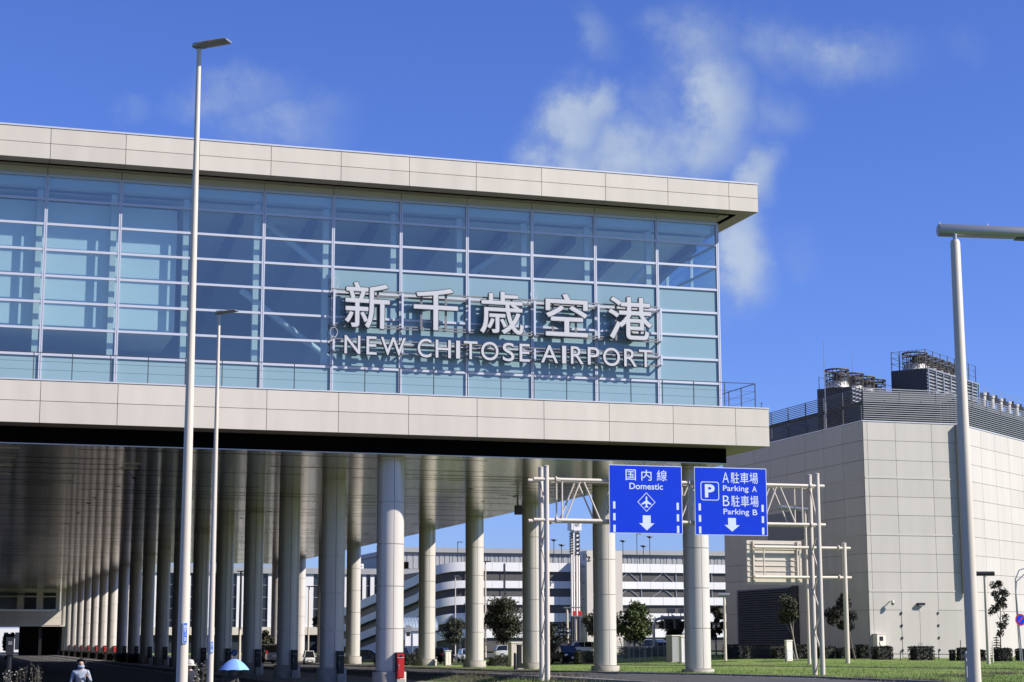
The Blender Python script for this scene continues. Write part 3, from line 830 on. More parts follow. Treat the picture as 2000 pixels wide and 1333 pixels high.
mb.obox(c0 + d45 * 24 - n45 * .2 + Vector((0, 0, PT + .052)), d45 * 23.8, n45 * .26, Vector((0, 0, .048))); loct(mb, 'parapet_coping', M_cap)
# double door
for s in (0, 1):
    xa = dx0 + .02 + s * (dx1 - dx0) / 2; xb = xa + (dx1 - dx0) / 2 - .035
    mb = MB(); mb.box(xa, PY - .03, .55, xb, PY + .05, dz1 - .03); dr = loct(mb, 'door', M_tank)
    for hz in (1.2, 2.3, 3.4, 4.5):
        hx = dx0 if s == 0 else dx1
        mb = MB(); mb.box(hx - .07, PY - .09, hz - .11, hx + .07, PY - .032, hz + .11); loct(mb, 'hinge', M_blk, dr)
    hx = (dx0 + dx1) / 2 + (.1 if s else -.1)
    mb = MB(); mb.tube([(hx, PY - .032, 1.55), (hx, PY - .12, 1.56), (hx, PY - .12, 1.85), (hx, PY - .032, 1.86)], .02, 6); loct(mb, 'handle', M_steel, dr)
# louvre on the left wall
ya0, ya1 = 63.9, 76.0
mb = MB(); mb.box(PX - .10, ya0, 1.6, PX - .062, ya1, 7.25)
for i in range(24): mb.obox((PX - .22, (ya0 + ya1) / 2, 1.75 + .235 * i), (.10, 0, .07), (0, (ya1 - ya0) / 2, 0), (-.012, 0, .017), 1)
for y in (ya0, 67.5, 71.5, ya1): mb.box(PX - .14, y - .06, 1.6, PX - .101, y + .06, 7.3, 1)
loct(mb, 'wall_louver', [M_dark, M_louvd])
mb = MB(); mb.box(PX - .12, ya0 - 1.7, 1.5, PX - .002, ya0 - .3, 7.35); loct(mb, 'service_door', M_dark)
mb = MB(); mb.box(PX - .12, 60, 11.8, PX - .07, 68.5, 14.6); loct(mb, 'intake_panel', M_louvd)
# roof screens of horizontal slats
def slats(mb, o, eu, en, L, z0, z1, n_, m=0, thick=.07):
    o, eu, en = Vector(o), Vector(eu), Vector(en); h = (z1 - z0) / n_
    for i in range(n_):
        c = o + eu * L / 2 + Vector((0, 0, z0 + h * (i + .5)))
        mb.obox(c, eu * L / 2, en * .05 + Vector((0, 0, -h * .21)), Vector((0, 0, .012)) + en * .012, m)
    k = 0.0
    while k < L: mb.obox(o + eu * min(L - .05, k + .05) - en * .16 + Vector((0, 0, (z0 + z1) / 2)), eu * .04, en * .04, Vector((0, 0, (z1 - z0) / 2)), 1); k += 3.8
LZ0s, LZ1s = PT + .16, 24.98
mb = MB(); slats(mb, (PX + .1, PY - .02, 0), (1, 0, 0), (0, -1, 0), FXR + .3 - PX, LZ0s, LZ1s, 15); loct(mb, 'roof_screen', [M_louv, M_louvd])
mb = MB(); slats(mb, c0 + n45 * .02, d45, n45, 50, LZ0s, LZ1s, 15); loct(mb, 'roof_screen', [M_louv, M_louvd])
mb = MB(); slats(mb, (PX - .02, PY + .1, 0), (0, 1, 0), (-1, 0, 0), 31, LZ0s, LZ1s, 17); mb.box(PX + .1, PY + .3, 23.4, PX + .18, PYE, 23.7, 1); loct(mb, 'roof_screen', [M_louvd, M_louvd])
mb = MB(); mb.prism([(PX + .6, PY + .6), (FXR + .3, PY + .6), (FXR + d45.x * 45, PY + .8 + d45.y * 45), (PX + .6, PYE - .5)], ((0, 0, PT - .2), (1, 0, 0), (0, 1, 0), (0, 0, 1)), .12); loct(mb, 'roof_deck', M_conc)
mb = MB(); mb.box(PX + .5, PY + .9, PT + .1, FXR + .6, PY + 1.0, 24.75); mb.obox(c0 + d45 * 25 - n45 * 1.0 + Vector((0, 0, 23.4)), d45 * 24.6, n45 * .05, Vector((0, 0, 1.3))); loct(mb, 'added_screen_shade', M_ctower)  # dark sheets added behind the slats, standing in for shade in the gaps
mb = MB(); mb.box(PX + 3, 54, PT, PX + 3.2, 78, 24.2); loct(mb, 'plant_room_wall', M_louvd)
# things fixed to the wall
q = P(1738, 1177, y=PY)
o = thing('security_camera', 'white dome security camera on the plant building wall left of the double door', 'camera', q)
mb = MB(); mb.tube([(0, -.01, .1), (0, -.5, .12)], .05, 8); mb.tube([(0, -.5, .16), (0, -.5, -.02)], .13, 12); mb.build('bracket', M_white, o, smooth=True)
mb = MB(); mb.lathe([(.06, -.28), (.15, -.2), (.17, -.06), (.13, -.022)], (0, -.5, 0), 14); mb.build('dome', M_steel, o, smooth=True)
q = P(1797, 1181, y=PY)
o = thing('wall_lamp', 'dark wall lamp over the double door of the plant building', 'lamp', q)
mb = MB(); mb.box(-.33, -.35, -.08, .33, -.01, .14); mb.build('housing', M_blk, o)
mb = MB(); mb.box(-.28, -.352, -.13, .28, -.05, -.082); mb.build('lens', M_steel, o)
q = P(1720, 1263, y=PY - .6)
o = thing('meter_cabinet', 'pale meter cabinet with a small dark window beside the plant building corner', 'cabinet', q)
mb = MB(); mb.box(-.42, -.2, -.05, .42, .58, 1.05); mb.obox((0, .2, 1.09), (.46, 0, 0), (0, .44, 0), (0, 0, .03)); mb.box(-.38, -.15, -1.2, .38, .5, -.051); mb.build('case', M_white, o)
mb = MB(); mb.box(-.18, -.23, .5, .16, -.201, .88); mb.build('window', M_blk, o)
mb = MB(); mb.box(-.22, -.23, .12, -.18, -.201, .4); mb.box(-.18, -.23, .12, -.05, -.201, .16); mb.build('handle', M_blk, o)

# cooling plant on the roof
def raxis(px, base, dirv):
    """distance along dirv from base (plan) where the pixel column px is met"""
    r = ray(px, 800); a, b = r.x, r.y; w = Vector((base.x - CAM.x, base.y - CAM.y))
    return (w.x * b - w.y * a) / (dirv.y * a - dirv.x * b)
def fan_stack(parent, root, c, r, h0, h1, name='fan'):
    """white drum, cage of rods and rim"""
    o_ = Vector(c) - Vector(root.location)
    mb = MB(); mb.lathe([(r * 1.08, 0), (r * .92, h0 * .75), (r * .9, h0)], o_, 26); f = mb.build(name, M_fanw, parent, smooth=True)
    mb = MB()
    for k in range(18):
        a = 2 * math.pi * k / 18; x, y = o_.x + r * math.cos(a), o_.y + r * math.sin(a)
        mb.bar((x, y, o_.z + h0 * .3), (x, y, o_.z + h1), .045)
    for z in (h0 + .12, (h0 + h1) / 2 + .1, h1):
        mb.tube([(o_.x + r * math.cos(2 * math.pi * k / 26), o_.y + r * math.sin(2 * math.pi * k / 26), o_.z + z) for k in range(27)], .05 if z < h1 else .09, 6)
    mb.bar((o_.x - r, o_.y, o_.z + h1 - .15), (o_.x + r, o_.y, o_.z + h1 - .15), .10); mb.bar((o_.x, o_.y - r, o_.z + h1 - .17), (o_.x, o_.y + r, o_.z + h1 - .17), .10)
    mb.build('guard_cage', M_rust, f)
    mb = MB(); mb.lathe([(.32, h0 + .02), (.32, h1 - .35)], o_, 12)
    for k in range(4):
        a = k * math.pi / 2 + .4; mb.bar((o_.x, o_.y, o_.z + h0 + .3), (o_.x + r * .8 * math.cos(a), o_.y + r * .8 * math.sin(a), o_.z + h0 + .38), .3, .05)
    mb.build('motor', M_blk, f)
nb = -n45   # pointing back-left
# left tower
base1 = P(1663, 755, y=56.5)
zt1 = base1.z
C1 = thing('cooling_tower', 'dark cooling tower with four caged fans at the left corner of the roof screen', 'cooling tower', (base1.x, base1.y, PT))
l1 = raxis(1597, base1, nb)
def boxd(mb, b, la, lb, z0, z1, m=0):
    ctr = Vector((b.x, b.y, 0)) + nb * la / 2 + d45 * lb / 2
    mb.obox((ctr.x, ctr.y, (z0 + z1) / 2), nb * la / 2, d45 * lb / 2, Vector((0, 0, (z1 - z0) / 2)), m)
len1 = 14.0
mb = MB(); boxd(mb, base1, l1, len1, PT, zt1)
for i in range(14):
    c = Vector((base1.x, base1.y, 0)) + nb * (l1 * (i + .5) / 14) - d45 * .02
    mb.obox((c.x, c.y, (PT + zt1) / 2), nb * .05, d45 * .04, Vector((0, 0, (zt1 - PT) / 2)))
loc_to(mb, 'casing', M_ctower, C1, C1)
mb = MB(); slats(mb, Vector((base1.x, base1.y, 0)) + n45 * .06, d45, n45, len1, PT + .2, zt1 - .05, 11); loc_to(mb, 'side_louver', [M_louv, M_louvd], C1, C1)
for px in (1637, 1666, 1688, 1709):
    fr_ = raxis(px, Vector((base1.x, base1.y, 0)) + nb * l1 * .5, d45)
    c = Vector((base1.x, base1.y, 0)) + nb * l1 * .5 + d45 * fr_; c.z = zt1
    fan_stack(C1, C1, c, l1 * .31, .65, 1.8)
mb = MB()
for (a, b) in ((0.05, .1), (.95, .1), (.95, len1 - .1), (.05, len1 - .1)):
    c = Vector((base1.x, base1.y, zt1)) + nb * l1 * a + d45 * b; mb.bar(c, c + Vector((0, 0, 1.25)), .05)
for a in (.05, .95):
    c = Vector((base1.x, base1.y, zt1 + 1.2)) + nb * l1 * a; mb.bar(c + d45 * .1, c + d45 * (len1 - .1), .03)
loc_to(mb, 'guard_rail', M_rail, C1, C1)
# right tower, larger
base2 = P(1809, 719, y=60.0); zt2 = base2.z
l2 = raxis(1743, base2, nb); len2 = raxis(1910, base2, d45)
C2 = thing('cooling_tower', 'largest cooling tower with dark end wall, slatted side and caged fans above roof', 'cooling tower', (base2.x, base2.y, PT))
mb = MB(); boxd(mb, base2, l2, len2, PT, zt2)
for i in range(20):
    c = Vector((base2.x, base2.y, 0)) + nb * (l2 * (i + .5) / 20) - d45 * .02
    mb.obox((c.x, c.y, (PT + zt2) / 2), nb * .03, d45 * .03, Vector((0, 0, (zt2 - PT) / 2)))
loc_to(mb, 'casing', M_ctower, C2, C2)
mb = MB(); slats(mb, Vector((base2.x, base2.y, 0)) + n45 * .06, d45, n45, len2, PT + .6, zt2 - .05, 19)
k = 0
while k <= len2: c = Vector((base2.x, base2.y, 0)) + n45 * .2 + d45 * k; mb.obox((c.x, c.y, (PT + zt2) / 2), d45 * .07, n45 * .05, Vector((0, 0, (zt2 - PT) / 2)), 0); k += len2 / 7
for zz in (zt2 - .05, zt2 - 2.3): c = Vector((base2.x, base2.y, zz)) + n45 * .2 + d45 * len2 / 2; mb.obox(c, d45 * len2 / 2, n45 * .06, Vector((0, 0, .06)), 0)
loc_to(mb, 'side_louver', [M_louv, M_louvd], C2, C2)
for i in range(7):
    f_ = l2 * .42 + i * (len2 - l2 * .75) / 6
    c = Vector((base2.x, base2.y, 0)) + nb * l2 * .48 + d45 * f_; c.z = zt2
    fan_stack(C2, C2, c, l2 * .33 if i == 0 else min(l2 * .33, (len2 - l2 * .75) / 6 * .46), .7, 1.8)
mb = MB()
def gpost(a, b, h=1.95): c = Vector((base2.x, base2.y, zt2)) + nb * l2 * a + d45 * b; mb.bar(c, c + Vector((0, 0, h)), .07)
for i in range(8): gpost(.02, .05 + i * (len2 - .1) / 7); gpost(.98, .05 + i * (len2 - .1) / 7)
for a in (.25, .5, .75): gpost(a, .05)
for h in (.7, 1.3, 1.9):
    for a in (.02, .98):
        c = Vector((base2.x, base2.y, zt2 + h)) + nb * l2 * a; mb.bar(c + d45 * .05, c + d45 * (len2 - .05), .03)
    c = Vector((base2.x, base2.y, zt2 + h)) + d45 * .05; mb.bar(c + nb * l2 * .02, c + nb * l2 * .98, .03)
loc_to(mb, 'guard_rail', M_rail, C2, C2)
# row of small roof ventilators to the right
b3 = P(1922, 778, y=75)
fars = ['first', 'second', 'third', 'fourth', 'fifth', 'sixth']
for i, px in enumerate((1921, 1937, 1953, 1969, 1984, 1999)):
    t = raxis(px, b3, d45); c = Vector((b3.x, b3.y, 0)) + d45 * t
    c.z = P(px, 768 + (px - 1921) * .36, dist=math.hypot(c.x - CAM.x, c.y - CAM.y)).z
    o = thing('roof_ventilator', 'small white roof ventilator %s to the right of the largest cooling tower' % fars[i], 'ventilator', (c.x, c.y, PT), group='white ventilators in a row on the plant roof')
    mb = MB(); mb.lathe([(.34, 0), (.34, c.z - PT - .3), (.42, c.z - PT - .28), (.42, c.z - PT)], (0, 0, 0), 16); mb.build('drum', M_fanw, o, smooth=True)
    mb = MB(); mb.box(.3, -.2, c.z - PT - .9, .7, .2, c.z - PT + .06); mb.build('motor_box', M_blk, o)
rl0 = P(1908, 768, y=76)
o = thing('roof_railing', 'thin grey safety railing behind the roof ventilators', 'railing', (rl0.x, rl0.y, PT))
mb = MB(); hz = P(1910, 752, y=76).z - PT
for i in range(9): c = d45 * (i * 2.6); mb.bar((c.x, c.y, 0), (c.x, c.y, hz), .04)
for h in (hz, hz - .5): mb.bar((0, 0, h), tuple(d45 * 20.8 + Vector((0, 0, h))), .03)
mb.build('rail', M_steel, o)
for (px, pt_, nm) in ((1608, 665, 'taller thin antenna rod in front of the left cooling tower'), (1664, 691, 'shorter thin antenna rod behind the left cooling tower fans')):
    q = P(px, pt_, y=54.5 if px < 1620 else 72)
    o = thing('antenna_rod', nm, 'antenna', (q.x, q.y, PT), group='antenna rods on the plant roof')
    mb = MB(); mb.tube([(0, 0, 0), (0, 0, (q.z - PT) * .6), (0, 0, q.z - PT)], [.05, .035, .02], 6); mb.build('rod', M_steel, o)
    mb = MB(); mb.tube([(0, 0, 0), (0, 0, 2.5)], .08, 8); mb.build('mast', M_steel, o)

# ------------------------------------------------------------------ overhead road sign gantry
gl0 = gp(1068, 1330); GYF = gl0.y                       # front frame plane
gr0 = P(1602, 1325, y=GYF); GB = .92
def gx_(px, py=1000): return P(px, py, y=GYF).x
def gz_(py, px=1300): return P(px, py, y=GYF).z
GA = thing('sign_gantry', 'cream tubular steel gantry carrying two blue road signs over the road', 'gantry', (gl0.x, GYF, gl0.z))
def gbuild(mb, name, m=None, par=None): return loc_to(mb, name, m or M_cream, par or GA, GA, smooth=True)
xl_, xr_ = gx_(1068, 1100), gx_(1601.5, 1130)
zl_, zr_ = P(1068, 912, y=GYF).z, P(1597, 927, y=GYF).z
zcu, zcl = P(1130, 938, y=GYF).z, P(1130, 1017, y=GYF).z
for x, zt in ((xl_, zl_), (xr_, zr_)):
    for dy in (0, GB):
        mb = MB(); mb.tube([(x, GYF + dy, g(x, GYF + dy) - .3), (x, GYF + dy, zt)], .135, 18); mb.lathe([(.15, zt + .002), (.15, zt + .05), (.05, zt + .08)], (x, GYF + dy, 0), 16)
        gbuild(mb, 'post')
    mb = MB(); z = g(x, GYF) + .15; s_ = 0; stp = (zcl - .3 - z) / 7
    while z < zcl - .5:
        mb.tube([(x, GYF + (.1 if s_ else GB - .1), z), (x, GYF + (GB - .1 if s_ else .1), z + stp)], .042, 8); z += stp; s_ = 1 - s_
    mb.tube([(x, GYF + .1, zcl + .1), (x, GYF + GB - .1, zcu - .1)], .042, 8)
    gbuild(mb, 'lacing')
xa, xb = xl_ - .72, xr_ + .42
for z in (zcu, zcl):
    for dy in (0, GB):
        mb = MB(); mb.tube([(xa, GYF + dy, z), (xb, GYF + dy, z)], .095, 14)
        for x in (xl_ + .5, xr_ - .5, gx_(1345)):
            mb.tube([(x, GYF + dy, z), (x + .06, GYF + dy, z)], .17, 14)
            for k in range(8):
                a = k * math.pi / 4; mb.bar((x + .02, GYF + dy + .1 * math.cos(a), z + .1 * math.sin(a)), (x + .26, GYF + dy + .09 * math.cos(a), z + .09 * math.sin(a)), .03)
        gbuild(mb, 'chord')
webs = [(1098, 1098), (1134, 1104), (1140, 1172), (1208, 1178), (1214, 1246), (1282, 1252), (1288, 1320), (1346, 1346), (1358, 1328), (1364, 1396), (1432, 1402), (1438, 1470), (1518, 1490), (1524, 1553), (1567, 1567)]
for i, (pt_, pb_) in enumerate(webs):
    for dy in (0, GB):
        mb = MB(); mb.tube([(gx_(pt_), GYF + dy, zcu - .05), (gx_(pb_), GYF + dy, zcl + .05)], .048, 8); gbuild(mb, 'web_member')
def board(name, label, px0, px1, py0, py1, cat='road sign'):
    yb = GYF - .30
    A, B = P((px0 + px1) / 2, py0, y=yb), P((px0 + px1) / 2, py1, y=yb)
    x0, x1 = P(px0, 980, y=yb).x, P(px1, 980, y=yb).x
    o = thing(name, label, cat, ((x0 + x1) / 2, yb, (A.z + B.z) / 2), group='blue overhead signs on the gantry')
    w, h = (x1 - x0), A.z - B.z
    mb = MB(); mb.box(-w / 2, 0, -h / 2, w / 2, .06, h / 2); mb.build('border', M_signw, o)
    b = .035
    mb = MB(); mb.box(-w / 2 + b, -.008, -h / 2 + b, w / 2 - b, -.0005, h / 2 - b); mb.build('panel', M_blue, o)
    mb = MB()
    for z in (-h * .33, h * .33): mb.box(-w / 2 + .2, .062, z - .05, w / 2 - .2, .20, z + .05)
    mb.build('bracket', M_cream, o)
    return o, w, h
FY = -.011
def stxt(o, s, u0, v0, u1, v1, w, h, bold=0.0, keep=False):
    """fractions of the board, v measured downward"""
    return put_text('lettering', s, [M_signw], o, (0, FY, 0), EX, EZ, EN, (-w / 2 + u0 * w, h / 2 - v1 * h, -w / 2 + u1 * w, h / 2 - v0 * h), bold=bold, ext=.0015, keep=keep)
def spoly(o, poly, w, h, name='symbol'):
    mb = MB(); mb.prism([(-w / 2 + u * w, h / 2 - v * h) for u, v in poly], ((0, FY + .0005, 0), EX, EZ, EN), .003); return mb.build(name, M_signw, o)
def dashes(o, us, vs, w, h):
    for u in us:
        for v0, v1 in vs: spoly(o, [(u - .016, v0), (u + .016, v0), (u + .016, v1), (u - .016, v1)], w, h, 'lane_dash')
def arrow(o, u, v, w, h, sw=.105, sh=.22):
    spoly(o, [(u - sw * .52, v), (u + sw * .52, v), (u + sw * .52, v + sh * .52), (u + sw, v + sh * .52), (u, v + sh), (u - sw, v + sh * .52), (u - sw * .52, v + sh * .52)], w, h, 'arrow')
o, w, h = board('overhead_sign', 'blue overhead sign reading Domestic with white airplane diamond and down arrow', 1190, 1332.5, 909.5, 1042.5)
for s, u in (('国', .225), ('内', .44), ('線', .652)): stxt(o, s, u, .065, u + .14, .225, w, h, .004)
stxt(o, 'Domestic', .275, .262, .735, .355, w, h, .012)
dsz, dcy = .118, .54
def ring(o, outer, inner, w, h):
    n_ = len(outer); mb = MB()
    f = lambda q: (-w / 2 + q[0] * w, FY - .0015, h / 2 - q[1] * h)
    mb.add([f(q) for q in outer] + [f(q) for q in inner], [(i, (i + 1) % n_, (i + 1) % n_ + n_, i + n_) for i in range(n_)])
    return mb.build('symbol_outline', M_signw, o)
dia = lambda r: [(.505 - r, dcy), (.505, dcy - r * w / h), (.505 + r, dcy), (.505, dcy + r * w / h)]
ring(o, dia(.124), dia(.112), w, h)
pl = [(0, -.075), (.008, -.068), (.011, -.05), (.011, -.018), (.07, .022), (.07, .036), (.011, .018), (.009, .048), (.026, .062), (.026, .072), (0, .066)]
plane = [(a, b) for a, b in pl] + [(-a, b) for a, b in reversed(pl[1:-1])]
spoly(o, [(.505 + a, dcy + b * w / h) for a, b in plane], w, h, 'airplane_symbol')
arrow(o, .505, .735, w, h)
dashes(o, (.065, .935), ((.54, .645), (.71, .815), (.88, .985)), w, h)
o, w, h = board('overhead_sign', 'blue overhead sign reading Parking A and Parking B with boxed letter P', 1357, 1498, 914, 1046)
for row, L_ in ((0, 'A'), (.345, 'B')):
    stxt(o, L_, .385, .07 + row, .475, .225 + row, w, h, -.004)
    for s, u in (('駐', .50), ('車', .632), ('場', .762)): stxt(o, s, u, .066 + row, u + .118, .232 + row, w, h, .004)
    stxt(o, 'Parking', .39, .265 + row, .745, .372 + row, w, h, .010)
    stxt(o, L_, .795, .268 + row, .86, .352 + row, w, h, .010)
stxt(o, 'P', .14, .255, .275, .45, w, h, .035)
rr = lambda x0, y0, x1, y1, r: [(x0 + r + r * math.cos(a), y0 + r + r * math.sin(a)) for a in (math.pi, math.pi * 1.25, math.pi * 1.5)] + [(x1 - r + r * math.cos(a), y0 + r + r * math.sin(a)) for a in (-math.pi / 2, -math.pi / 4, 0)] + [(x1 - r + r * math.cos(a), y1 - r + r * math.sin(a)) for a in (0, math.pi / 4, math.pi / 2)] + [(x0 + r + r * math.cos(a), y1 - r + r * math.sin(a)) for a in (math.pi / 2, math.pi * .75, math.pi)]
ring(o, rr(.082, .215, .335, .492, .03), rr(.092, .226, .325, .481, .025), w, h)
arrow(o, .505, .745, w, h, .105, .20)
dashes(o, (.065, .935), ((.54, .645), (.71, .81), (.878, .98)), w, h)

# sign seen from behind, on its own post
sb = gp(1652, 1296); SBY = sb.y
BS = thing('road_sign_back', 'cream cantilever sign post with its board seen from behind', 'road sign', sb)
X_ = lambda px, py=1090: P(px, py, y=SBY).x
Z_ = lambda py, px=1560: P(px, py, y=SBY).z
def bb(mb, name, m=M_cream): return loc_to(mb, name, m, BS, BS, smooth=True)
xp = X_(1652, 1180)
mb = MB(); mb.tube([(xp, SBY, sb.z - .3), (xp, SBY, Z_(1063, 1652))], .185, 18); mb.lathe([(.2, 0), (.2, .06), (.1, .1)], (xp, SBY, Z_(1063, 1652) + .002), 16); bb(mb, 'post')
for py in (1070, 1128):
    z = Z_(py); mb = MB(); mb.tube([(X_(1473), SBY, z), (xp + .55, SBY, z)], .12, 14); mb.tube([(xp - .55, SBY, z), (xp - .48, SBY, z)], .24, 14); bb(mb, 'arm')
for px in (1492, 1557, 1562):
    mb = MB(); mb.tube([(X_(px), SBY + .02, Z_(1072)), (X_(px), SBY + .02, Z_(1126))], .06, 8); bb(mb, 'arm_tie')
x0, x1, z0, z1 = X_(1464), X_(1571), Z_(1142), Z_(1056.5)
yb = SBY + .45
mb = MB(); mb.box(x0, yb + .02, z0, x1, yb + .06, z1); bb(mb, 'board')
mb = MB()
for i in range(8):
    z = z0 + (z1 - z0) * (i + .5) / 8; mb.box(x0 + .03, yb - .045, z - .06, x1 - .03, yb + .018, z - .02)
for px in (1476, 1563): mb.box(X_(px) - .06, yb - .13, z0, X_(px) + .06, yb - .047, z1)
bb(mb, 'board_rib')

# ------------------------------------------------------------------ street lamps
def led_lamp(px_b, px_t, py_t, dist, r0, r1, head, label, plate=None):
    b = P(px_b, 1333, dist=dist); base = Vector((b.x, b.y, g(b.x, b.y)))
    top = P(px_t, py_t, dist=dist).z - base.z
    o = thing('street_lamp', label, 'street lamp', base, group='tall cream street lamps in the foreground')
    mb = MB(); n_ = 8
    mb.tube([(0, 0, -.3 + (top + .3) * i / n_) for i in range(n_ + 1)], [r0 + (r1 - r0) * i / n_ for i in range(n_ + 1)], 20); mb.build('pole', M_cream, o, smooth=True)
    mb = MB(); mb.lathe([(r0 * 1.6, -.1), (r0 * 1.6, .03)], (0, 0, 0), 16); mb.build('base_plate', M_steel, o)
    k = head; toc = (CAM - base); ang = math.atan2(rgt0.y, rgt0.x) - R(18)
    h = thing('tmp', None, None)
    mb = MB(); mb.tube([(0, 0, -.55 * k), (0, 0, .02)], [r1 * 1.02, r1 * .98], 14)
    # knuckle and flat luminaire leaning up
    rise = .05
    secs = [(-.22, .10, .13), (-.12, .2, .22), (.12, .22, .26), (.30, .26, .18), (.36, .30, .13), (1.0, .30, .11), (1.08, .24, .07)]
    def ringv(x, wy, hz):
        zc = .14 + rise * max(0, x)
        return [(x * k, wy * k * math.cos(a), (zc + hz / 2 * math.sin(a) * (1 if math.sin(a) > 0 else .9)) * k) for a in [i * math.pi / 6 for i in range(12)]]
    vs = [v for sct in secs for v in ringv(*sct)]; fs = []
    for i in range(len(secs) - 1):
        for q_ in range(12): fs.append((i * 12 + q_, i * 12 + (q_ + 1) % 12, (i + 1) * 12 + (q_ + 1) % 12, (i + 1) * 12 + q_))
    fs += [tuple(reversed(range(12))), tuple((len(secs) - 1) * 12 + q_ for q_ in range(12))]
    mb.add(vs, fs)
    bpy.data.objects.remove(h)
    ho = mb.build('lamp_head', M_steel, o, smooth=True); ho.location = (0, 0, top); ho.rotation_euler = (0, 0, ang)
    mb = MB(); mb.obox((.72 * k, 0, (.14 + .115 - .047) * k), (.30 * k, 0, .30 * rise * k), (0, .19 * k, 0), (0, 0, .006)); ln = mb.build('lens', M_blk, ho)
    if plate:
        py0, py1, wpx, s = plate
        zc0, zc1 = P(px_b, py1, dist=dist).z - base.z, P(px_b, py0, dist=dist).z - base.z
        w = wpx * dist / F; dv = (CAM - base); dv.z = 0; dv.normalize(); rr_ = Vector((-dv.y, dv.x, 0))
        # plate wraps the front of the pole, turned a little to the sunny side
        dvp = (dv + rr_ * .30).normalized(); rp = Vector((-dvp.y, dvp.x, 0)); rad = r0 * .96 + .012
        mb = MB(); mb.obox(dvp * rad + Vector((0, 0, (zc0 + zc1) / 2)), rp * w / 2, dvp * .008, Vector((0, 0, (zc1 - zc0) / 2))); pm = mb.build('number_plate', M_signw, o)
        mb = MB(); mb.obox(dvp * (rad + .011) + Vector((0, 0, (zc0 + zc1) / 2)), rp * (w / 2 - .012), dvp * .002, Vector((0, 0, (zc1 - zc0) / 2 - .015))); mb.build('plate_face', M_plate, pm)
        H_ = zc1 - zc0; n_ = len(s)
        for i, ch in enumerate(s):
            zt = zc1 - H_ * (.15 + .19 * i); zb_ = zt - H_ * .145
            ww = w * (.30 if ch not in '-|' else .04)
            put_text('plate_letter', ch if ch != '|' else 'I', [M_signw], pm, tuple(dvp * (rad + .014)), rp, EZ, dvp, (-ww, zb_ + (.25 * (zt - zb_) if ch == '|' else 0), ww, zt - (.1 * (zt - zb_) if ch == '|' else 0)), bold=.02, ext=.001)
    return o
led_lamp(355, 396, 98, 40, .135, .052, .70, 'tall cream street lamp, nearer of the two before the columns, its head against the sky', (1216, 1257, 9.2, '国T|2'))
led_lamp(410, 424, 616, 68, .125, .058, .70, 'cream street lamp, farther of the two before the columns, its head against the glass', (1253, 1276, 5.6, '国T|1'))
# right-hand lamp with a long horizontal cylinder
b = P(1904, 1333, dist=39); base = Vector((b.x, b.y, g(b.x, b.y)))
top = P(1863, 470, dist=39).z - base.z
o = thing('cylinder_lamp', 'tall cream lamp at right edge with long horizontal silver cylinder head', 'street lamp', base)
mb = MB(); mb.tube([(0, 0, -.3), (0, 0, top * .5), (0, 0, top - .06), (0, 0, top)], [.142, .124, .104, .085], 22); mb.build('pole', M_cream, o, smooth=True)
mb = MB(); mb.tube([(0, 0, top), (0, 0, top + .14)], .045, 12); mb.build('neck', M_steel, o, smooth=True)
A = P(1832, 450, dist=39) - base; ax = (rgt0 * 1.0 + Vector((0.25, .35, 0))).normalized()
ax = (P(2000, 456, dist=39.6) - P(1832, 450, dist=39)).normalized()
mb = MB(); mb.tube([A, A + ax * .02, A + ax * 2.6], [.125, .14, .14], 24); mb.build('cylinder_head', M_steel, o, smooth=True)
mb = MB(); mb.obox(A + ax * 2.05 + Vector((0, 0, -.142)), ax * .35, Vector((-ax.y, ax.x, 0)) * .09, Vector((0, 0, .012))); mb.build('lens', M_blk, o)
for t in (.04, 1.1):
    mb = MB(); mb.bar(A + ax * t + Vector((0, 0, .13)), A + ax * t + Vector((0, 0, .18)), .025); mb.build('lifting_eye', M_steel, o)
mb = MB(); mb.box(.05, -.15, .4, .12, -.125, .9); mb.build('hatch', M_cream, o)
# marker post beside it
b = P(1890.5, 1333, dist=41); base = Vector((b.x, b.y, g(b.x, b.y))); zt = P(1890, 1272, dist=41).z - base.z
o = thing('marker_post', 'short grey marker post with black squares beside the right lamp', 'marker post', base)
mb = MB(); mb.box(-.04, -.03, -.2, .04, .03, zt); mb.build('post', M_steel, o)
for z in (zt - .1, zt - .27, zt - .62):
    mb = MB(); mb.box(-.03, -.033, z - .05, .03, -.0305, z + .05); mb.build('black_mark', M_blk, o)
b = P(1897, 1333, dist=43); base = Vector((b.x, b.y, g(b.x, b.y))); zt = P(1897, 1272, dist=43).z - base.z
o = thing('stake', 'slim white stake standing against the right lamp pole', 'stake', base)
mb = MB(); mb.tube([(0, 0, -.2), (0, 0, zt)], .025, 8); mb.build('rod', M_white, o)

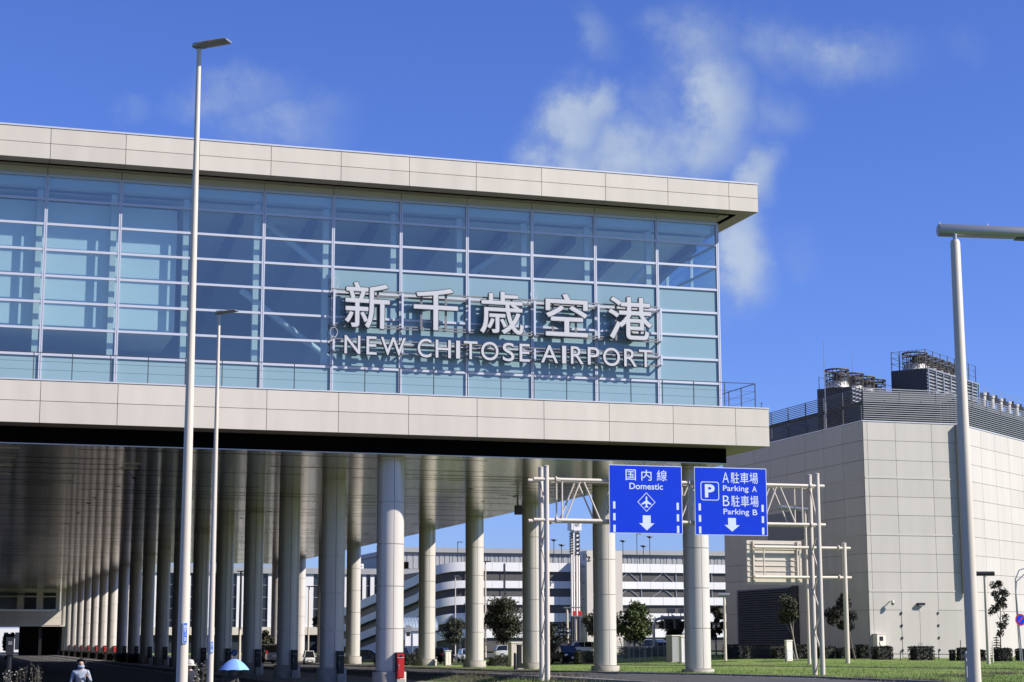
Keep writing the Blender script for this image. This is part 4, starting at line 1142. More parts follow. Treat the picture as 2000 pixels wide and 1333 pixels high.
def bg_lamp(px, pyt, pyb, label, dist=None, w=.09, head='bar', hl=1.2, name='lamp_post', group='lamp posts in the background', m=None, hm=None, hdir=None):
    if dist: base = onground(px, dist)
    else: base = gp(px, pyb)
    d = math.hypot(base.x - CAM.x, base.y - CAM.y); top = P(px, pyt, dist=d).z - base.z
    o = thing(name, label, 'street lamp', base, group=group)
    mb = MB(); mb.tube([(0, 0, -.2), (0, 0, top)], [w * 1.2, w * .8], 12); mb.build('pole', m or M_cream, o, smooth=True)
    mb = MB(); dv = Vector(hdir) if hdir else rgt0.copy(); dv.normalize()
    if head == 'bar': mb.tube([dv * (-hl * .5) + Vector((0, 0, top + .12)), dv * (hl * .5) + Vector((0, 0, top + .12))], .17, 14)
    elif head == 'dish': mb.lathe([(.08, top - .1), (.55, top + .12), (.5, top + .22), (.1, top + .3)], (0, 0, 0), 14)
    elif head == 'flat': mb.obox(dv * (hl * .3) + Vector((0, 0, top + .05)), dv * hl * .5, Vector((-dv.y, dv.x, 0)) * .18, Vector((0, 0, .06)))
    mb.build('lamp_head', hm or M_steel, o, smooth=True)
    return o
bg_lamp(1931, 1124, 1298, 'cream lamp post with dark cylinder head standing before the plant building beside the sapling', w=.12, hl=1.45, hm=M_blk)
b = gp(1581, 1298); d_ = math.hypot(b.x - CAM.x, b.y - CAM.y); q = P(1575, 997, dist=d_); q2 = P(1521, 991, dist=d_)
o = thing('lamp_post', 'slim cream lamp post behind the gantry leg with silver cylinder head pointing left', 'street lamp', b, group='lamp posts in the background')
mb = MB(); mb.tube([(0, 0, -.2), (0, 0, q.z - b.z)], [.14, .10], 14); mb.build('pole', M_cream, o, smooth=True)
mb = MB(); mb.tube([q2 - b, q2 - b + rgt0 * .02, q + rgt0 * .3 - b], [.14, .17, .17], 16); mb.build('lamp_head', M_steel, o, smooth=True)
bg_lamp(1417, 1165, 1291, 'white lamp post with short cylinder head at the left edge of the plant building', w=.12, hl=1.0)
bg_lamp(948, 1098, 1285, 'cream lamp post with flat dark head right of the fourth outer column', w=.12, hl=.9, head='flat', hm=M_blk)
bg_lamp(889, 1126, 1281, 'cream lamp post with small hanging board beside the curved ramp', w=.11, hl=.8, head='flat')
bg_lamp(602, 1147, 1262, 'thin lamp post beside the white van', w=.10, hl=1.4, head='flat', hm=M_blk, dist=215)
bg_lamp(468, 1117, 1262, 'pale lamp post between the shaded inner columns', w=.16, hl=2.4, head='flat', dist=225)
bg_lamp(1108, 1188, 1266, 'grey lamp post with flat head behind the black car', w=.17, hl=1.9, head='flat', dist=205)
bg_lamp(1125, 1205, 1266, 'white post with flat cross head right of the black car', w=.10, hl=2.2, head='flat', dist=215, hm=M_steel)

# ------------------------------------------------------------------ parking building far behind
YP = 268.0
def PXx(px, py=1150, y=YP): return P(px, py, y=y).x
def PZz(py, px=1100, y=YP): return P(px, py, y=y).z
bx0, bx1 = PXx(908), PXx(1480)
PK = thing('parking_building', 'white banded multi storey car park with stair tower marked P2 and sloping ramp', 'car park', (PXx(1160), YP, g(PXx(1160), YP)))
def pb_(mb, name, m, par=None, **k): return loc_to(mb, name, m, par or PK, PK, **k)
bands = [(1100, 1117.5), (1135.5, 1150), (1166, 1182), (1198, 1215), (1229, 1246)]
for (t_, b_) in bands:
    mb = MB(); z0, z1 = PZz(b_), PZz(t_)
    us = [0]; 
    while us[-1] < bx1 - bx0 - 3.2: us.append(us[-1] + 3.0)
    us.append(bx1 - bx0)
    GAP = .05; tiles(mb, (bx0, YP, 0), (1, 0, 0), (0, -1, 0), us, [z0, z1], .08)
    pb_(mb, 'parapet_band', [M_ltwall, M_grcorr])
GAP = .028
mb = MB()
for (t_, b_) in zip([b[1] for b in bands], [b[0] for b in bands[1:]] + [1272]):
    mb.box(bx0 + .1, YP + .5, PZz(b_), bx1, YP + .9, PZz(t_))
pb_(mb, 'open_deck', M_pglass)
def vbr(x0, x1, t_, b_):
    mb = MB(); z0, z1 = PZz(b_) + .05, PZz(t_) - .05
    mb.bar((x0, YP + .4, z0), ((x0 + x1) / 2, YP + .4, z1), .16); mb.bar(((x0 + x1) / 2 + .3, YP + .4, z1), (x1, YP + .4, z0), .16); mb.bar((x1 + .6, YP + .4, z0), (x1 + .6, YP + .4, z1), .2)
    pb_(mb, 'brace', M_steel)
for (t_, b_) in ((1117.5, 1135.5), (1150, 1166)):
    for px in (1207, 1275, 1345): vbr(PXx(px), PXx(px + 42), t_, b_)
# dark gap joint
mb = MB(); mb.box(PXx(984.5), YP - .12, PZz(1166), PXx(986.5), YP - .085, PZz(1102)); pb_(mb, 'expansion_joint', M_blk)
# stair tower
tx0, tx1 = PXx(1134), PXx(1203)
mb = MB(); mb.box(tx0, YP - 4, -1, tx1, YP + 5, PZz(1075, y=YP - 4)); pb_(mb, 'stair_tower', M_panel)
for py in (1108, 1140, 1172):
    mb = MB(); x0, x1 = P(1136, py, y=YP - 4).x, P(1142.5, py, y=YP - 4).x; z0, z1 = PZz(py + 2.3, y=YP - 4), PZz(py - 2.3, y=YP - 4)
    mb.box(x0, YP - 4.05, z0, x1, YP - 4.002, z1); mb.box(x0 - .08, YP - 4.25, z1 + .03, x1 + .08, YP - 4.003, z1 + .12); pb_(mb, 'window', M_dglass)
for s, a, b, c, d in (('P', 1139.5, 1146.5, 1082, 1095), ('2', 1146.5, 1153.5, 1087, 1096)):
    A, B = P(a, d, y=YP - 4.05), P(b, c, y=YP - 4.05)
    put_text('letter', s, [M_blk], PK, tuple(Vector((0, YP - 4.1, 0)) - PK.location), EX, EZ, EN, (A.x, A.z, B.x, B.z), bold=.0, ext=.05)
# curved sloping ramp on the left corner
rx, ry = bx0, YP
for i, (t_, b_) in enumerate(bands):
    zt, zb = PZz(t_), PZz(b_)
    pts = []
    rad = 9.0
    for k in range(9):
        a = k / 8 * R(78); pts.append((rx - rad * math.sin(a), ry + rad * (1 - math.cos(a)), -.14 * rad * a * k / 8 * 1.6))
    lx, ly, lz = pts[-1]; dx, dy = -math.cos(R(78)), math.sin(R(78))
    for k in range(1, 9): pts.append((lx + dx * k * 6, ly + dy * k * 6, lz - k * 6 * .165))
    mb = MB(); vs = []
    for (x, y, dz) in pts: vs += [(x, y, zb + dz), (x, y, zt + dz), (x + .3, y + .3, zt + dz), (x + .3, y + .3, zb + dz)]
    fs = [(j * 4 + q_, j * 4 + (q_ + 1) % 4, (j + 1) * 4 + (q_ + 1) % 4, (j + 1) * 4 + q_) for j in range(len(pts) - 1) for q_ in range(4)]
    mb.add(vs, fs); pb_(mb, 'ramp_parapet', M_ltwall, smooth=True)
mb = MB(); vs = []
for (x, y, dz) in pts: vs += [(x + .8, y + .8, -2), (x + .8, y + .8, PZz(1102) + dz)]
mb.add(vs, [(2 * j, 2 * j + 1, 2 * j + 3, 2 * j + 2) for j in range(len(pts) - 1)]); pb_(mb, 'ramp_core', M_pglass)
mb = MB(); mb.box(bx0 + .2, YP + 1, -2, bx1, YP + 60, PZz(1102) - .5); pb_(mb, 'deck_core', M_pglass)
# roof top lamps of the car park
wd = ['leftmost', 'second', 'third', 'fourth', 'fifth', 'sixth', 'rightmost']
for i, (px, pt_, hd) in enumerate(((894, 1060, 'flat'), (1082, 1057, 'dish'), (1097, 1067, 'dish'), (1217, 1059, 'dish'), (1244.5, 1044, 'flat'), (1257, 1069, 'dish'), (1269.5, 1051, 'dish'))):
    yb = YP + 14; zb = PZz(1102); q = P(px, 1100, y=yb); top = P(px, pt_, y=yb).z - zb
    o = thing('roof_lamp', 'thin dark lamp on the car park roof deck, %s of the seven' % wd[i], 'lamp', (q.x, yb, zb), group='lamps on the car park roof')
    mb = MB(); mb.tube([(0, 0, -.5), (0, 0, top)], .085, 8); mb.build('pole', M_rail, o)
    mb = MB()
    if hd == 'dish': mb.lathe([(.1, top - .1), (.75, top + .25), (.7, top + .35), (.1, top + .4)], (0, 0, 0), 12)
    else: mb.obox((.5, 0, top + .1), (.6, 0, 0), (0, .2, 0), (0, 0, .08))
    mb.build('lamp_head', M_rail, o)
# pylon with tubes, sign box and red foot
YQ = YP - 14
q = P(1126, 1260, y=YQ)
PY_ = thing('sign_pylon', 'tall white twin tube sign pylon with red bands and a white emblem box on top', 'pylon', (q.x, YQ, g(q.x, YQ)))
def pyb(mb, name, m, **k): return loc_to(mb, name, m, PY_, PY_, **k)
zq = lambda py: P(1126, py, y=YQ).z
xq_ = lambda px: P(px, 1150, y=YQ).x
for px in (1120.5, 1130.5):
    for dy in (0, 1.3):
        mb = MB(); mb.tube([(xq_(px), YQ + dy, zq(1204)), (xq_(px), YQ + dy, zq(1038))], .23, 12); pyb(mb, 'tube', M_white, smooth=True)
        mb = MB(); mb.tube([(xq_(px), YQ + dy, -1), (xq_(px), YQ + dy, zq(1204) - .01)], .25, 12); pyb(mb, 'foot', M_rail, smooth=True)
for a, b in ((1117, 1123.5), (1127, 1135)):
    mb = MB(); mb.box(xq_(a), YQ - .5, zq(1203), xq_(b), YQ - .3, zq(1194)); pyb(mb, 'red_band', M_red)
mb = MB(); mb.box(xq_(1119.5), YQ - .6, zq(1037), xq_(1135), YQ + 2, zq(1020)); mb.box(xq_(1115.5), YQ - .55, zq(1036), xq_(1119.3), YQ + 2, zq(1021)); pyb(mb, 'emblem_box', M_ltwall)
for (a, b, c, d) in ((1122.3, 1123.3, 1028, 1022.5), (1124.3, 1125.3, 1029.5, 1023.5), (1126.3, 1127.3, 1029.5, 1023), (1127.4, 1130.6, 1023.9, 1022.9), (1129.7, 1130.7, 1028.5, 1024.1)):
    mb = MB(); mb.box(xq_(a), YQ - .66, zq(c), xq_(b), YQ - .602, zq(d)); pyb(mb, 'emblem_stroke', M_grcorr)
mb = MB(); mb.box(xq_(1123.7), YQ - .35, zq(1085), xq_(1132), YQ - .1, zq(1041)); pyb(mb, 'display_board', M_blk)
random.seed(3)
for j in range(5):
    mb = MB(); zt = 1043 + j * 8.4
    mb.prism([(xq_(1125), zq(zt + 6)), (xq_(1126.6), zq(zt + 1)), (xq_(1129), zq(zt + 3.5)), (xq_(1130.8), zq(zt + .5)), (xq_(1131), zq(zt + 2)), (xq_(1129), zq(zt + 5.5))], ((0, YQ - .36, 0), EX, EZ, EN), .05); pyb(mb, 'board_lettering', M_ltwall)
mb = MB()
for j in range(9):
    z = zq(1042 + j * 5); mb.obox((xq_(1118), YQ + .5, z), (.22, 0, .12), (0, .8, 0), (0, 0, .1))
pyb(mb, 'side_display', M_blk)

# far terminal block behind the columns
YT = 335.0
FT = thing('far_terminal', 'long grey roofed terminal block with white wall panels and narrow dark windows', 'terminal', (P(800, 1200, y=YT).x, YT, -.6))
def ft(mb, name, m, **k): return loc_to(mb, name, m, FT, FT, **k)
fx = lambda px, py=1170, y=YT: P(px, py, y=y).x
fz = lambda py, px=800, y=YT: P(px, py, y=y).z
xa, xb = fx(215), fx(910)
mb = MB(); mb.box(xa, YT - .5, fz(1123), xb, YT + 60, fz(1112)); ft(mb, 'cornice', M_grcorr)
# white wall with dark vertical window strips
strips = [(236, 246), (268, 276), (306, 312), (330, 338), (372, 378), (414, 423), (452, 462), (512, 523), (531, 537), (562, 571), (612, 624), (642, 651), (664, 671), (700, 707.5), (715, 723), (731, 737), (752, 760), (801, 808.5), (816, 822), (848, 857), (880, 888)]
prev = xa
for (a, b) in strips:
    x0, x1 = fx(a), fx(b)
    mb = MB(); mb.box(prev + .02, YT, fz(1225), x0 - .02, YT + .5, fz(1123.2)); ft(mb, 'wall_panel', M_ltwall)
    f = MB(); f.box(x0, YT + .35, fz(1225), x1, YT + .45, fz(1123.2)); win = ft(f, 'window', M_dglass)
    for py in (1145, 1168, 1190, 1212): f = MB(); f.box(x0, YT + .28, fz(py) - .08, x1, YT + .348, fz(py) + .08); loc_to(f, 'glazing_bar', M_steel, win, FT)
    prev = x1
mb = MB(); mb.box(prev, YT, fz(1225), xb, YT + .5, fz(1123.2)); ft(mb, 'wall_panel', M_ltwall)
mb = MB(); mb.box(xa, YT - .8, fz(1240), xb, YT + .3, fz(1225.3)); ft(mb, 'ground_floor_canopy', M_panel)
mb = MB(); mb.box(xa, YT + .5, -2, xb, YT + 1, fz(1240)); ft(mb, 'ground_floor_glazing', M_dglass)
# taller grey-clad upper storey to the right, fine vertical ribs
ux0, ux1 = fx(790), fx(1500)
mb = MB(); mb.box(ux0, YT + 4, fz(1111.5, y=YT + 4), ux1, YT + 60, fz(1079, y=YT + 4))
x = ux0
random.seed(5)
while x < ux1 - 2:
    w_ = random.choice((.5, .8, 1.1)); mb.box(x, YT + 3.9, fz(1111, y=YT + 4), x + w_, YT + 3.998, fz(1079, y=YT + 4)); x += w_ + random.choice((.25, .5))
ft(mb, 'ribbed_cladding', M_grcorr)
mb = MB(); mb.box(ux0 - .5, YT + 3.2, fz(1078.8, y=YT + 4), ux1, YT + 60, fz(1069.5, y=YT + 4)); ft(mb, 'roof_edge', M_grcorr)
mb = MB(); mb.box(fx(795), YT + 3.7, fz(1111, y=YT + 4), fx(805), YT + 3.88, fz(1098, y=YT + 4)); ft(mb, 'intake', M_black)
mb = MB(); mb.box(fx(735), YT + 20, fz(1113), fx(727), YT + 26, fz(1078)); ft(mb, 'roof_shaft', M_dglass)
mb = MB(); mb.box(fx(706.5), YT + 5, fz(1112), fx(718.5), YT + 9, fz(1101)); ft(mb, 'roof_box', M_ltwall)
A, B = P(709, 1108, y=YT + 4.9), P(716, 1104, y=YT + 4.9)
mb = MB()
for a, b in ((709, 710), (711, 712), (713, 716)): mb.box(fx(a), YT + 4.9, fz(1107), fx(b), YT + 4.998, fz(1104))
ft(mb, 'box_mark', M_grcorr)
mb = MB(); mb.box(fx(200), YT + 8, fz(1112), fx(604), YT + 40, fz(1095)); ft(mb, 'rear_roof', M_roofbl)
mb = MB(); mb.box(fx(908), YT + .6, -2, fx(1500), YT + 1, fz(1111)); ft(mb, 'rear_wall', M_ltwall)
for i in range(3):
    mb = MB(); x0 = fx(1285 + i * 9.6, 1070, YT + 30); mb.box(x0, YT + 30, fz(1082), x0 + 1.0, YT + 34, fz(1066)); ft(mb, 'roof_unit', M_ltwall)
# little barrel-roofed shelter before it
YS = 240.0
q = P(822, 1250, y=YS)
SH = thing('bus_shelter', 'bus shelter with blue grey barrel roof and pale glazed walls', 'shelter', (q.x, YS, g(q.x, YS)))
x0, x1 = P(788, 1220, y=YS).x, P(856, 1220, y=YS).x; z0, z1 = P(820, 1229, y=YS).z, P(820, 1206, y=YS).z
mb = MB(); vs = []; n_ = 10
for k in range(n_ + 1):
    a = math.pi * k / n_; vs += [(x0, YS + 3 - 3 * math.cos(a), z0 + (z1 - z0) * math.sin(a)), (x1, YS + 3 - 3 * math.cos(a), z0 + (z1 - z0) * math.sin(a))]
mb.add(vs, [(2 * k, 2 * k + 1, 2 * k + 3, 2 * k + 2) for k in range(n_)]); k = x0
while k < x1:
    mb.tube([(k, YS + 3 - 3.03 * math.cos(math.pi * j / 8), z0 + (z1 - z0 + .03) * math.sin(math.pi * j / 8)) for j in range(9)], .05, 5); k += .62
loc_to(mb, 'barrel_roof', M_roofbl, SH, SH, smooth=True)
mb = MB(); mb.box(x0, YS - .05, z0 - .3, x1, YS + 6, z0 - .003); loc_to(mb, 'eave', M_grcorr, SH, SH)
mb = MB(); mb.box(x0 + .5, YS + .4, z0 - 3.2, x1 - .5, YS + .5, z0 - .8); loc_to(mb, 'glass_wall', M_ltwall, SH, SH)
for i in range(5):
    mb = MB(); xx = x0 + .4 + (x1 - x0 - .8) * i / 4; mb.box(xx - .06, YS + .2, -1, xx + .06, YS + .32, z0 - .31); loc_to(mb, 'post', M_steel, SH, SH)
mb = MB(); mb.box(P(833, 1240, y=YS).x, YS + .1, P(840, 1243, y=YS).z, P(842, 1240, y=YS).x, YS + .18, P(840, 1235, y=YS).z); loc_to(mb, 'blue_notice', M_plate, SH, SH)

# ------------------------------------------------------------------ trees and shrubs
def leaf_cards(mb, rng, centres, n, size, spread, m=0, flat=.5):
    for _ in range(n):
        c, r = rng.choice(centres)
        p = Vector((rng.gauss(0, 1), rng.gauss(0, 1), rng.gauss(0, .8)))
        p = c + p.normalized() * r * (rng.random() ** .45)
        a = Vector((rng.uniform(-1, 1), rng.uniform(-1, 1), rng.uniform(-1, 1))).normalized()
        b = a.cross(Vector((rng.uniform(-1, 1), rng.uniform(-1, 1), rng.uniform(-1, 1)))).normalized()
        s = size * rng.uniform(.55, 1.3)
        mb.add([p - a * s, p + b * s * flat, p + a * s, p - b * s * flat], [(0, 1, 2, 3)], m)
def tree(label, base, crown, wx, wz, seed, leaves=1800, lsize=.22, lm=None, bm=None, group='trees around the car park', name='tree', cat='tree', lean=(0, 0), trunk_r=None, clumps=16, gap=.36, sparse=False):
    """crown = centre height above base; wx, wz = full width and height of the crown"""
    rng = random.Random(seed)
    o = thing(name, label, cat, base, group=group)
    tr_ = trunk_r or wx * .035
    top = Vector((lean[0], lean[1], crown + wz * .12))
    mb = MB(); n_ = 6
    pts = [Vector((lean[0] * (k / n_) + rng.uniform(-.06, .06) * k / n_ * wx * .3, lean[1] * (k / n_), -.25 + (top.z + .25) * k / n_)) for k in range(n_ + 1)]
    mb.tube(pts, [tr_ * (1 - .12 * k) * (1.25 if k == 0 else 1) for k in range(n_ + 1)], 9)
    centres = []
    for i in range(clumps):
        t = rng.uniform(-1, 1); rad = math.sqrt(max(0, 1 - t * t)) * rng.uniform(.35, .95); a = rng.uniform(0, 6.283)
        c = Vector((lean[0] + rad * math.cos(a) * wx * .40 * (k_ := rng.uniform(.75, 1.22)), lean[1] + rad * math.sin(a) * wx * .40 * k_, crown + t * wz * .40 * rng.uniform(.8, 1.15)))
        centres.append((c, wx * rng.uniform(.10, .22) * (.75 if sparse else 1)))
        s = pts[rng.randint(n_ // 2, n_)]
        if i < 11: mid = s.lerp(c, .55) + Vector((0, 0, -.04 * wz)); mb.tube([s, mid, c], [tr_ * .42, tr_ * .25, tr_ * .1], 6)
    mb.build('trunk', bm or M_bark, o, smooth=True)
    cb = MB(); leaf_cards(cb, rng, centres, leaves, lsize, wx); cb.build('crown', lm or M_leaf, o)
    return o
def tree_px(label, px, pyb, pyt, wpx, cfrac=.62, dist=None, **k):
    b = onground(px, dist) if dist else gp(px, pyb)
    d = math.hypot(b.x - CAM.x, b.y - CAM.y)
    H = P(px, pyt, dist=d).z - b.z; w = wpx * mpp(b)
    wz = H * cfrac
    return tree(label, b, H - wz / 2, w, wz, **k)
tree_px('large round dark green tree between the fourth and third outer columns', 984, 1284, 1164, 88, .80, seed=11, leaves=11000, lsize=.16, clumps=60)
tree_px('medium leafy tree by the curved ramp left of the fourth outer column', 886, 1281, 1204, 52, .74, seed=12, leaves=5200, lsize=.16, clumps=34)
tree_px('bushy tree with light green right side beside the bent top fence', 1240, 1276, 1179, 84, .76, dist=205, seed=14, leaves=8000, lsize=.19, clumps=46, lm=M_leaf2)
tree_px('dark tree right of the white twin tube pylon', 1176, 1276, 1189, 84, .74, dist=212, seed=15, leaves=7500, lsize=.19, clumps=44)
tree_px('small dark spreading tree above the grey utility cabinet', 1316, 1275, 1204, 58, .62, dist=200, seed=16, leaves=4500, lsize=.18, clumps=28, lm=M_leafd)
tree_px('ragged tree at the left edge of the plant building behind the nearest outer column', 1398, 1280, 1183, 52, .78, dist=205, seed=17, leaves=1500, lsize=.24, clumps=16, sparse=True)
tree_px('low dark tree just right of the white van', 628, 1268, 1184, 46, .6, dist=235, seed=18, leaves=1200, lsize=.3, clumps=12, lm=M_leafd)
tree_px('dark clump of foliage behind the third outer column and the black car', 1062, 1270, 1186, 76, .78, dist=215, seed=19, leaves=1500, lsize=.26, clumps=14, lm=M_leafd)
tree_px('bushy grey green tree between two inner columns beyond the silver car', 517, 1275, 1228, 44, .8, dist=228, seed=20, leaves=1100, lsize=.25, clumps=12)
tree_px('pale tree standing before the small sunlit office beyond the underpass', 14, 1274, 1236, 30, .8, dist=400, seed=24, leaves=1500, lsize=.4, clumps=12, sparse=True)
tree_px('dark shrubby tree in the shade left of the underpass road sign', 22, 1275, 1234, 26, .85, dist=190, seed=23, leaves=700, lsize=.2, clumps=8, lm=M_leafd)
# saplings in front of the plant building
b = gp(1558, 1289); m_ = mpp(b)
H = P(1541, 1166, dist=math.hypot(b.x - CAM.x, b.y - CAM.y)).z - b.z
tree('young tree with thin leaning pale trunk left of the gantry feet', b, H - 28 * m_, 58 * m_, 54 * m_, 31, leaves=5200, lsize=.11, lm=M_leaf, bm=M_pbark, group='saplings before the plant building', lean=(-18 * m_, 0), trunk_r=.09, clumps=15)
b = gp(1671, 1289); m_ = mpp(b)
H = P(1645, 1156, dist=math.hypot(b.x - CAM.x, b.y - CAM.y)).z - b.z
tree('young dense crowned tree partly hidden by the cream sign post', b, H - 44 * m_, 66 * m_, 84 * m_, 32, leaves=6500, lsize=.12, lm=M_leafd, bm=M_bark, group='saplings before the plant building', lean=(-22 * m_, 0), trunk_r=.09, clumps=18)
b = gp(1954, 1288); m_ = mpp(b)
H = P(1954, 1124, dist=math.hypot(b.x - CAM.x, b.y - CAM.y)).z - b.z
tree('tall thin sapling with airy crown against the sunlit right wall', b, H - 62 * m_, 60 * m_, 118 * m_, 33, leaves=1500, lsize=.13, lm=M_leafd, bm=M_bark, group='saplings before the plant building', lean=(6 * m_, 0), trunk_r=.07, clumps=22, sparse=True)
def conifer(label, b, H, w, seed, group):
    rng = random.Random(seed); o = thing('conifer', label, 'conifer', b, group=group)
    mb = MB(); mb.tube([(0, 0, -.2), (0, 0, H * .6), (0, 0, H)], [w * .05, w * .03, .02], 8); cb = MB()
    n_ = 9
    for i in range(n_):
        z = H * (.14 + .84 * i / n_); r = w / 2 * (1 - i / n_) * rng.uniform(.85, 1.15) + .12
        for k in range(9):
            a = k * .698 + i * .5 + rng.uniform(-.2, .2); e = Vector((r * math.cos(a), r * math.sin(a), z - r * .22))
            mb.tube([(0, 0, z), e], [.03, .012], 4)
            for t in range(16):
                f_ = rng.uniform(.25, 1.05); p = Vector((0, 0, z)).lerp(e, f_)
                d = Vector((rng.uniform(-1, 1), rng.uniform(-1, 1), rng.uniform(-.5, .15))).normalized() * w * .09
                s_ = d.cross(Vector((rng.uniform(-1, 1), rng.uniform(-1, 1), 1))).normalized() * w * .02
                cb.add([p - s_, p + s_, p + d], [(0, 1, 2)])
    mb.build('trunk', M_bark, o); cb.build('crown', M_leafd, o)
b = onground(1101, 205); conifer('dark layered conifer behind the black car', b, 72 * mpp(b), 64 * mpp(b), 41, 'conifers')
b = gp(1948, 1290); conifer('small conifer at the foot of the tall thin sapling', b, 50 * mpp(b), 30 * mpp(b), 42, 'conifers')
def shrub(label, px, pyb, w, h, seed, depth=None, lm=None, group='clipped shrubs along the plant building', name='shrub', dist=None, n_=900, cat='shrub', ls=.075):
    b = onground(px, dist) if dist else gp(px, pyb); m_ = mpp(b); W_, H_ = w * m_, h * m_; D_ = depth or W_ * .8
    rng = random.Random(seed); o = thing(name, label, cat, b, group=group)
    cb = MB(); core = MB()
    core.box(-W_ * .42, -D_ * .42, -.1, W_ * .42, D_ * .42, H_ * .88); core.build('stems', M_leafd, o)
    for _ in range(n_):
        f_ = rng.randint(0, 4); u, v = rng.uniform(-1, 1), rng.uniform(-1, 1)
        j = rng.gauss(0, .035) + 1
        if f_ == 0: p = (u * W_ / 2, -D_ / 2 * j, H_ * (v + 1) / 2)
        elif f_ == 1: p = (W_ / 2 * j, u * D_ / 2, H_ * (v + 1) / 2)
        elif f_ == 2: p = (-W_ / 2 * j, u * D_ / 2, H_ * (v + 1) / 2)
        else: p = (u * W_ / 2, v * D_ / 2, H_ * j * (1 - .06 * rng.random()))
        p = Vector(p); a = Vector((rng.uniform(-1, 1), rng.uniform(-1, 1), rng.uniform(-1, 1))).normalized(); q = a.cross(Vector((rng.uniform(-1, 1), .3, rng.uniform(-1, 1)))).normalized(); s = ls * rng.uniform(.6, 1.5)
        cb.add([p - a * s, p + q * s * .6, p + a * s, p - q * s * .6], [(0, 1, 2, 3)])
    cb.build('foliage', lm or M_leafd, o)
    return o
shrub('clipped round shrub under the meter cabinet by the building corner', 1723, 1289, 34, 25, 51)
shrub('clipped dark shrub before the double door of the plant building', 1800, 1290, 40, 26, 52)
shrub('small thin shrub left of the right lamp pole', 1860, 1291, 10, 20, 53, n_=300)
shrub('square dark shrub partly behind the right lamp pole', 1880, 1291, 20, 24, 54, n_=600)
shrub('dark shrub beside the small conifer and the thin sapling', 1959, 1292, 30, 24, 55)
shrub('narrow clipped shrub at the right edge of the photograph', 1993, 1291, 16, 22, 56, n_=500)
shrub('low shrub between right lamp pole and the farther cream lamp post', 1916, 1291, 16, 20, 57, n_=500)
# shaded hedge blocks under the left wall of the plant building
hb = [(1428, 26, 'at the left end of the shaded wall'), (1478, 58, 'under the left part of the big wall louvre'), (1524, 30, 'under the right end of the big wall louvre'), (1566, 24, 'beside the leaning young tree trunk'), (1612, 34, 'behind the gantry feet'), (1650, 30, 'behind the cream sign post'), (1684, 16, 'next to the lit building corner')]
for i, (px, w, s) in enumerate(hb):
    shrub('dark hedge block %s' % s, px, 1287, w, 26 - (i % 3) * 3, 60 + i, depth=1.2, group='hedge blocks under the shaded wall', name='hedge_block', cat='hedge', n_=700)
shrub('long dark hedge behind the nearest inner column at the car park', 757, 1285, 46, 20, 71, depth=1.5, dist=178, group='hedges by the car park', name='hedge', cat='hedge')
shrub('dark hedge in front of the bus shelter', 804, 1283, 34, 20, 72, depth=1.5, dist=180, group='hedges by the car park', name='hedge', cat='hedge')
shrub('shaggy dark bush right of the black car', 1140, 1283, 34, 24, 73, dist=170, group='hedges by the car park', name='bush', cat='bush', lm=M_leaf)
shrub('low dark bush beside the beige cabinet', 978, 1287, 44, 16, 74, dist=165, group='hedges by the car park', name='bush', cat='bush', lm=M_leaf)
shrub('dark hedge strip behind the bent top fence', 1272, 1282, 125, 18, 75, depth=1.5, dist=190, group='hedges by the car park', name='hedge', cat='hedge', n_=1500)

# hedge blocks and hydrant cabinets along the inner column row
ordn = ['nearest', 'second', 'third', 'fourth', 'fifth', 'sixth', 'seventh', 'eighth', 'ninth', 'tenth', 'eleventh', 'twelfth', 'thirteenth', 'fourteenth', 'fifteenth', 'sixteenth', 'seventeenth', 'eighteenth', 'nineteenth', 'last']
proto = None
for k in range(20):
    y = CY0 + CP * k
    if proto is None:
        proto = thing('hydrant_cabinet', '', 'hydrant cabinet', (0, 0, 0))
        mb = MB(); mb.box(-.26, -.28, .10, .26, 0, 1.50); mb.box(-.255, -.30, 1.24, .255, -.281, 1.26, 1); mb.build('case', [M_red, M_white], proto)
        mb = MB(); mb.box(-.30, -.02, .06, -.262, .35, 1.54); mb.box(-.30, -.3, 1.503, .30, .3, 1.54); mb.build('side_panel', M_blk, proto)
        mb = MB(); mb.box(-.19, -.305, .16, .22, -.2805, 1.20); mb.build('door', M_red, proto)
        mb = MB(); mb.prism([(-.12, 1.28), (.1, 1.28), (.1, 1.40), (.02, 1.42), (-.06, 1.36)], ((0, -.3, 0), EX, EZ, Vector((0, -1, 0))), .02); mb.build('grille', M_blk, proto)
        mb = MB(); mb.box(-.20, -.35, .75, -.14, -.306, .87); mb.box(-.19, -.345, .62, -.15, -.306, .68); mb.build('handle', M_steel, proto)
        mb = MB(); mb.box(-.29, -.38, -.95, .29, .1, .06); mb.build('pedestal', M_plinth, proto)
        c = proto
    else: c = copy_tree(proto)
    c.location = (ROWN + .36, CY0 + CP * k - .96, 0); c.scale = (.76, 1, 1)
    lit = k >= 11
    if not lit and k:            # red cabinets standing in shade: the shade is put into a darker colour
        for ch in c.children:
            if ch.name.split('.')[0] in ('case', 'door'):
                ch.material_slots[0].link = 'OBJECT'; ch.material_slots[0].material = M_redsh
    c['label'] = ('%s hydrant cabinet at the foot of the %s inner column' % ('sunlit red' if (lit or k == 0) else 'shade-darkened red', ordn[k])) + (', beside the grass' if k == 0 else '')
    c['group'] = 'hydrant cabinets on the inner columns'
hp = None; rng = random.Random(5)
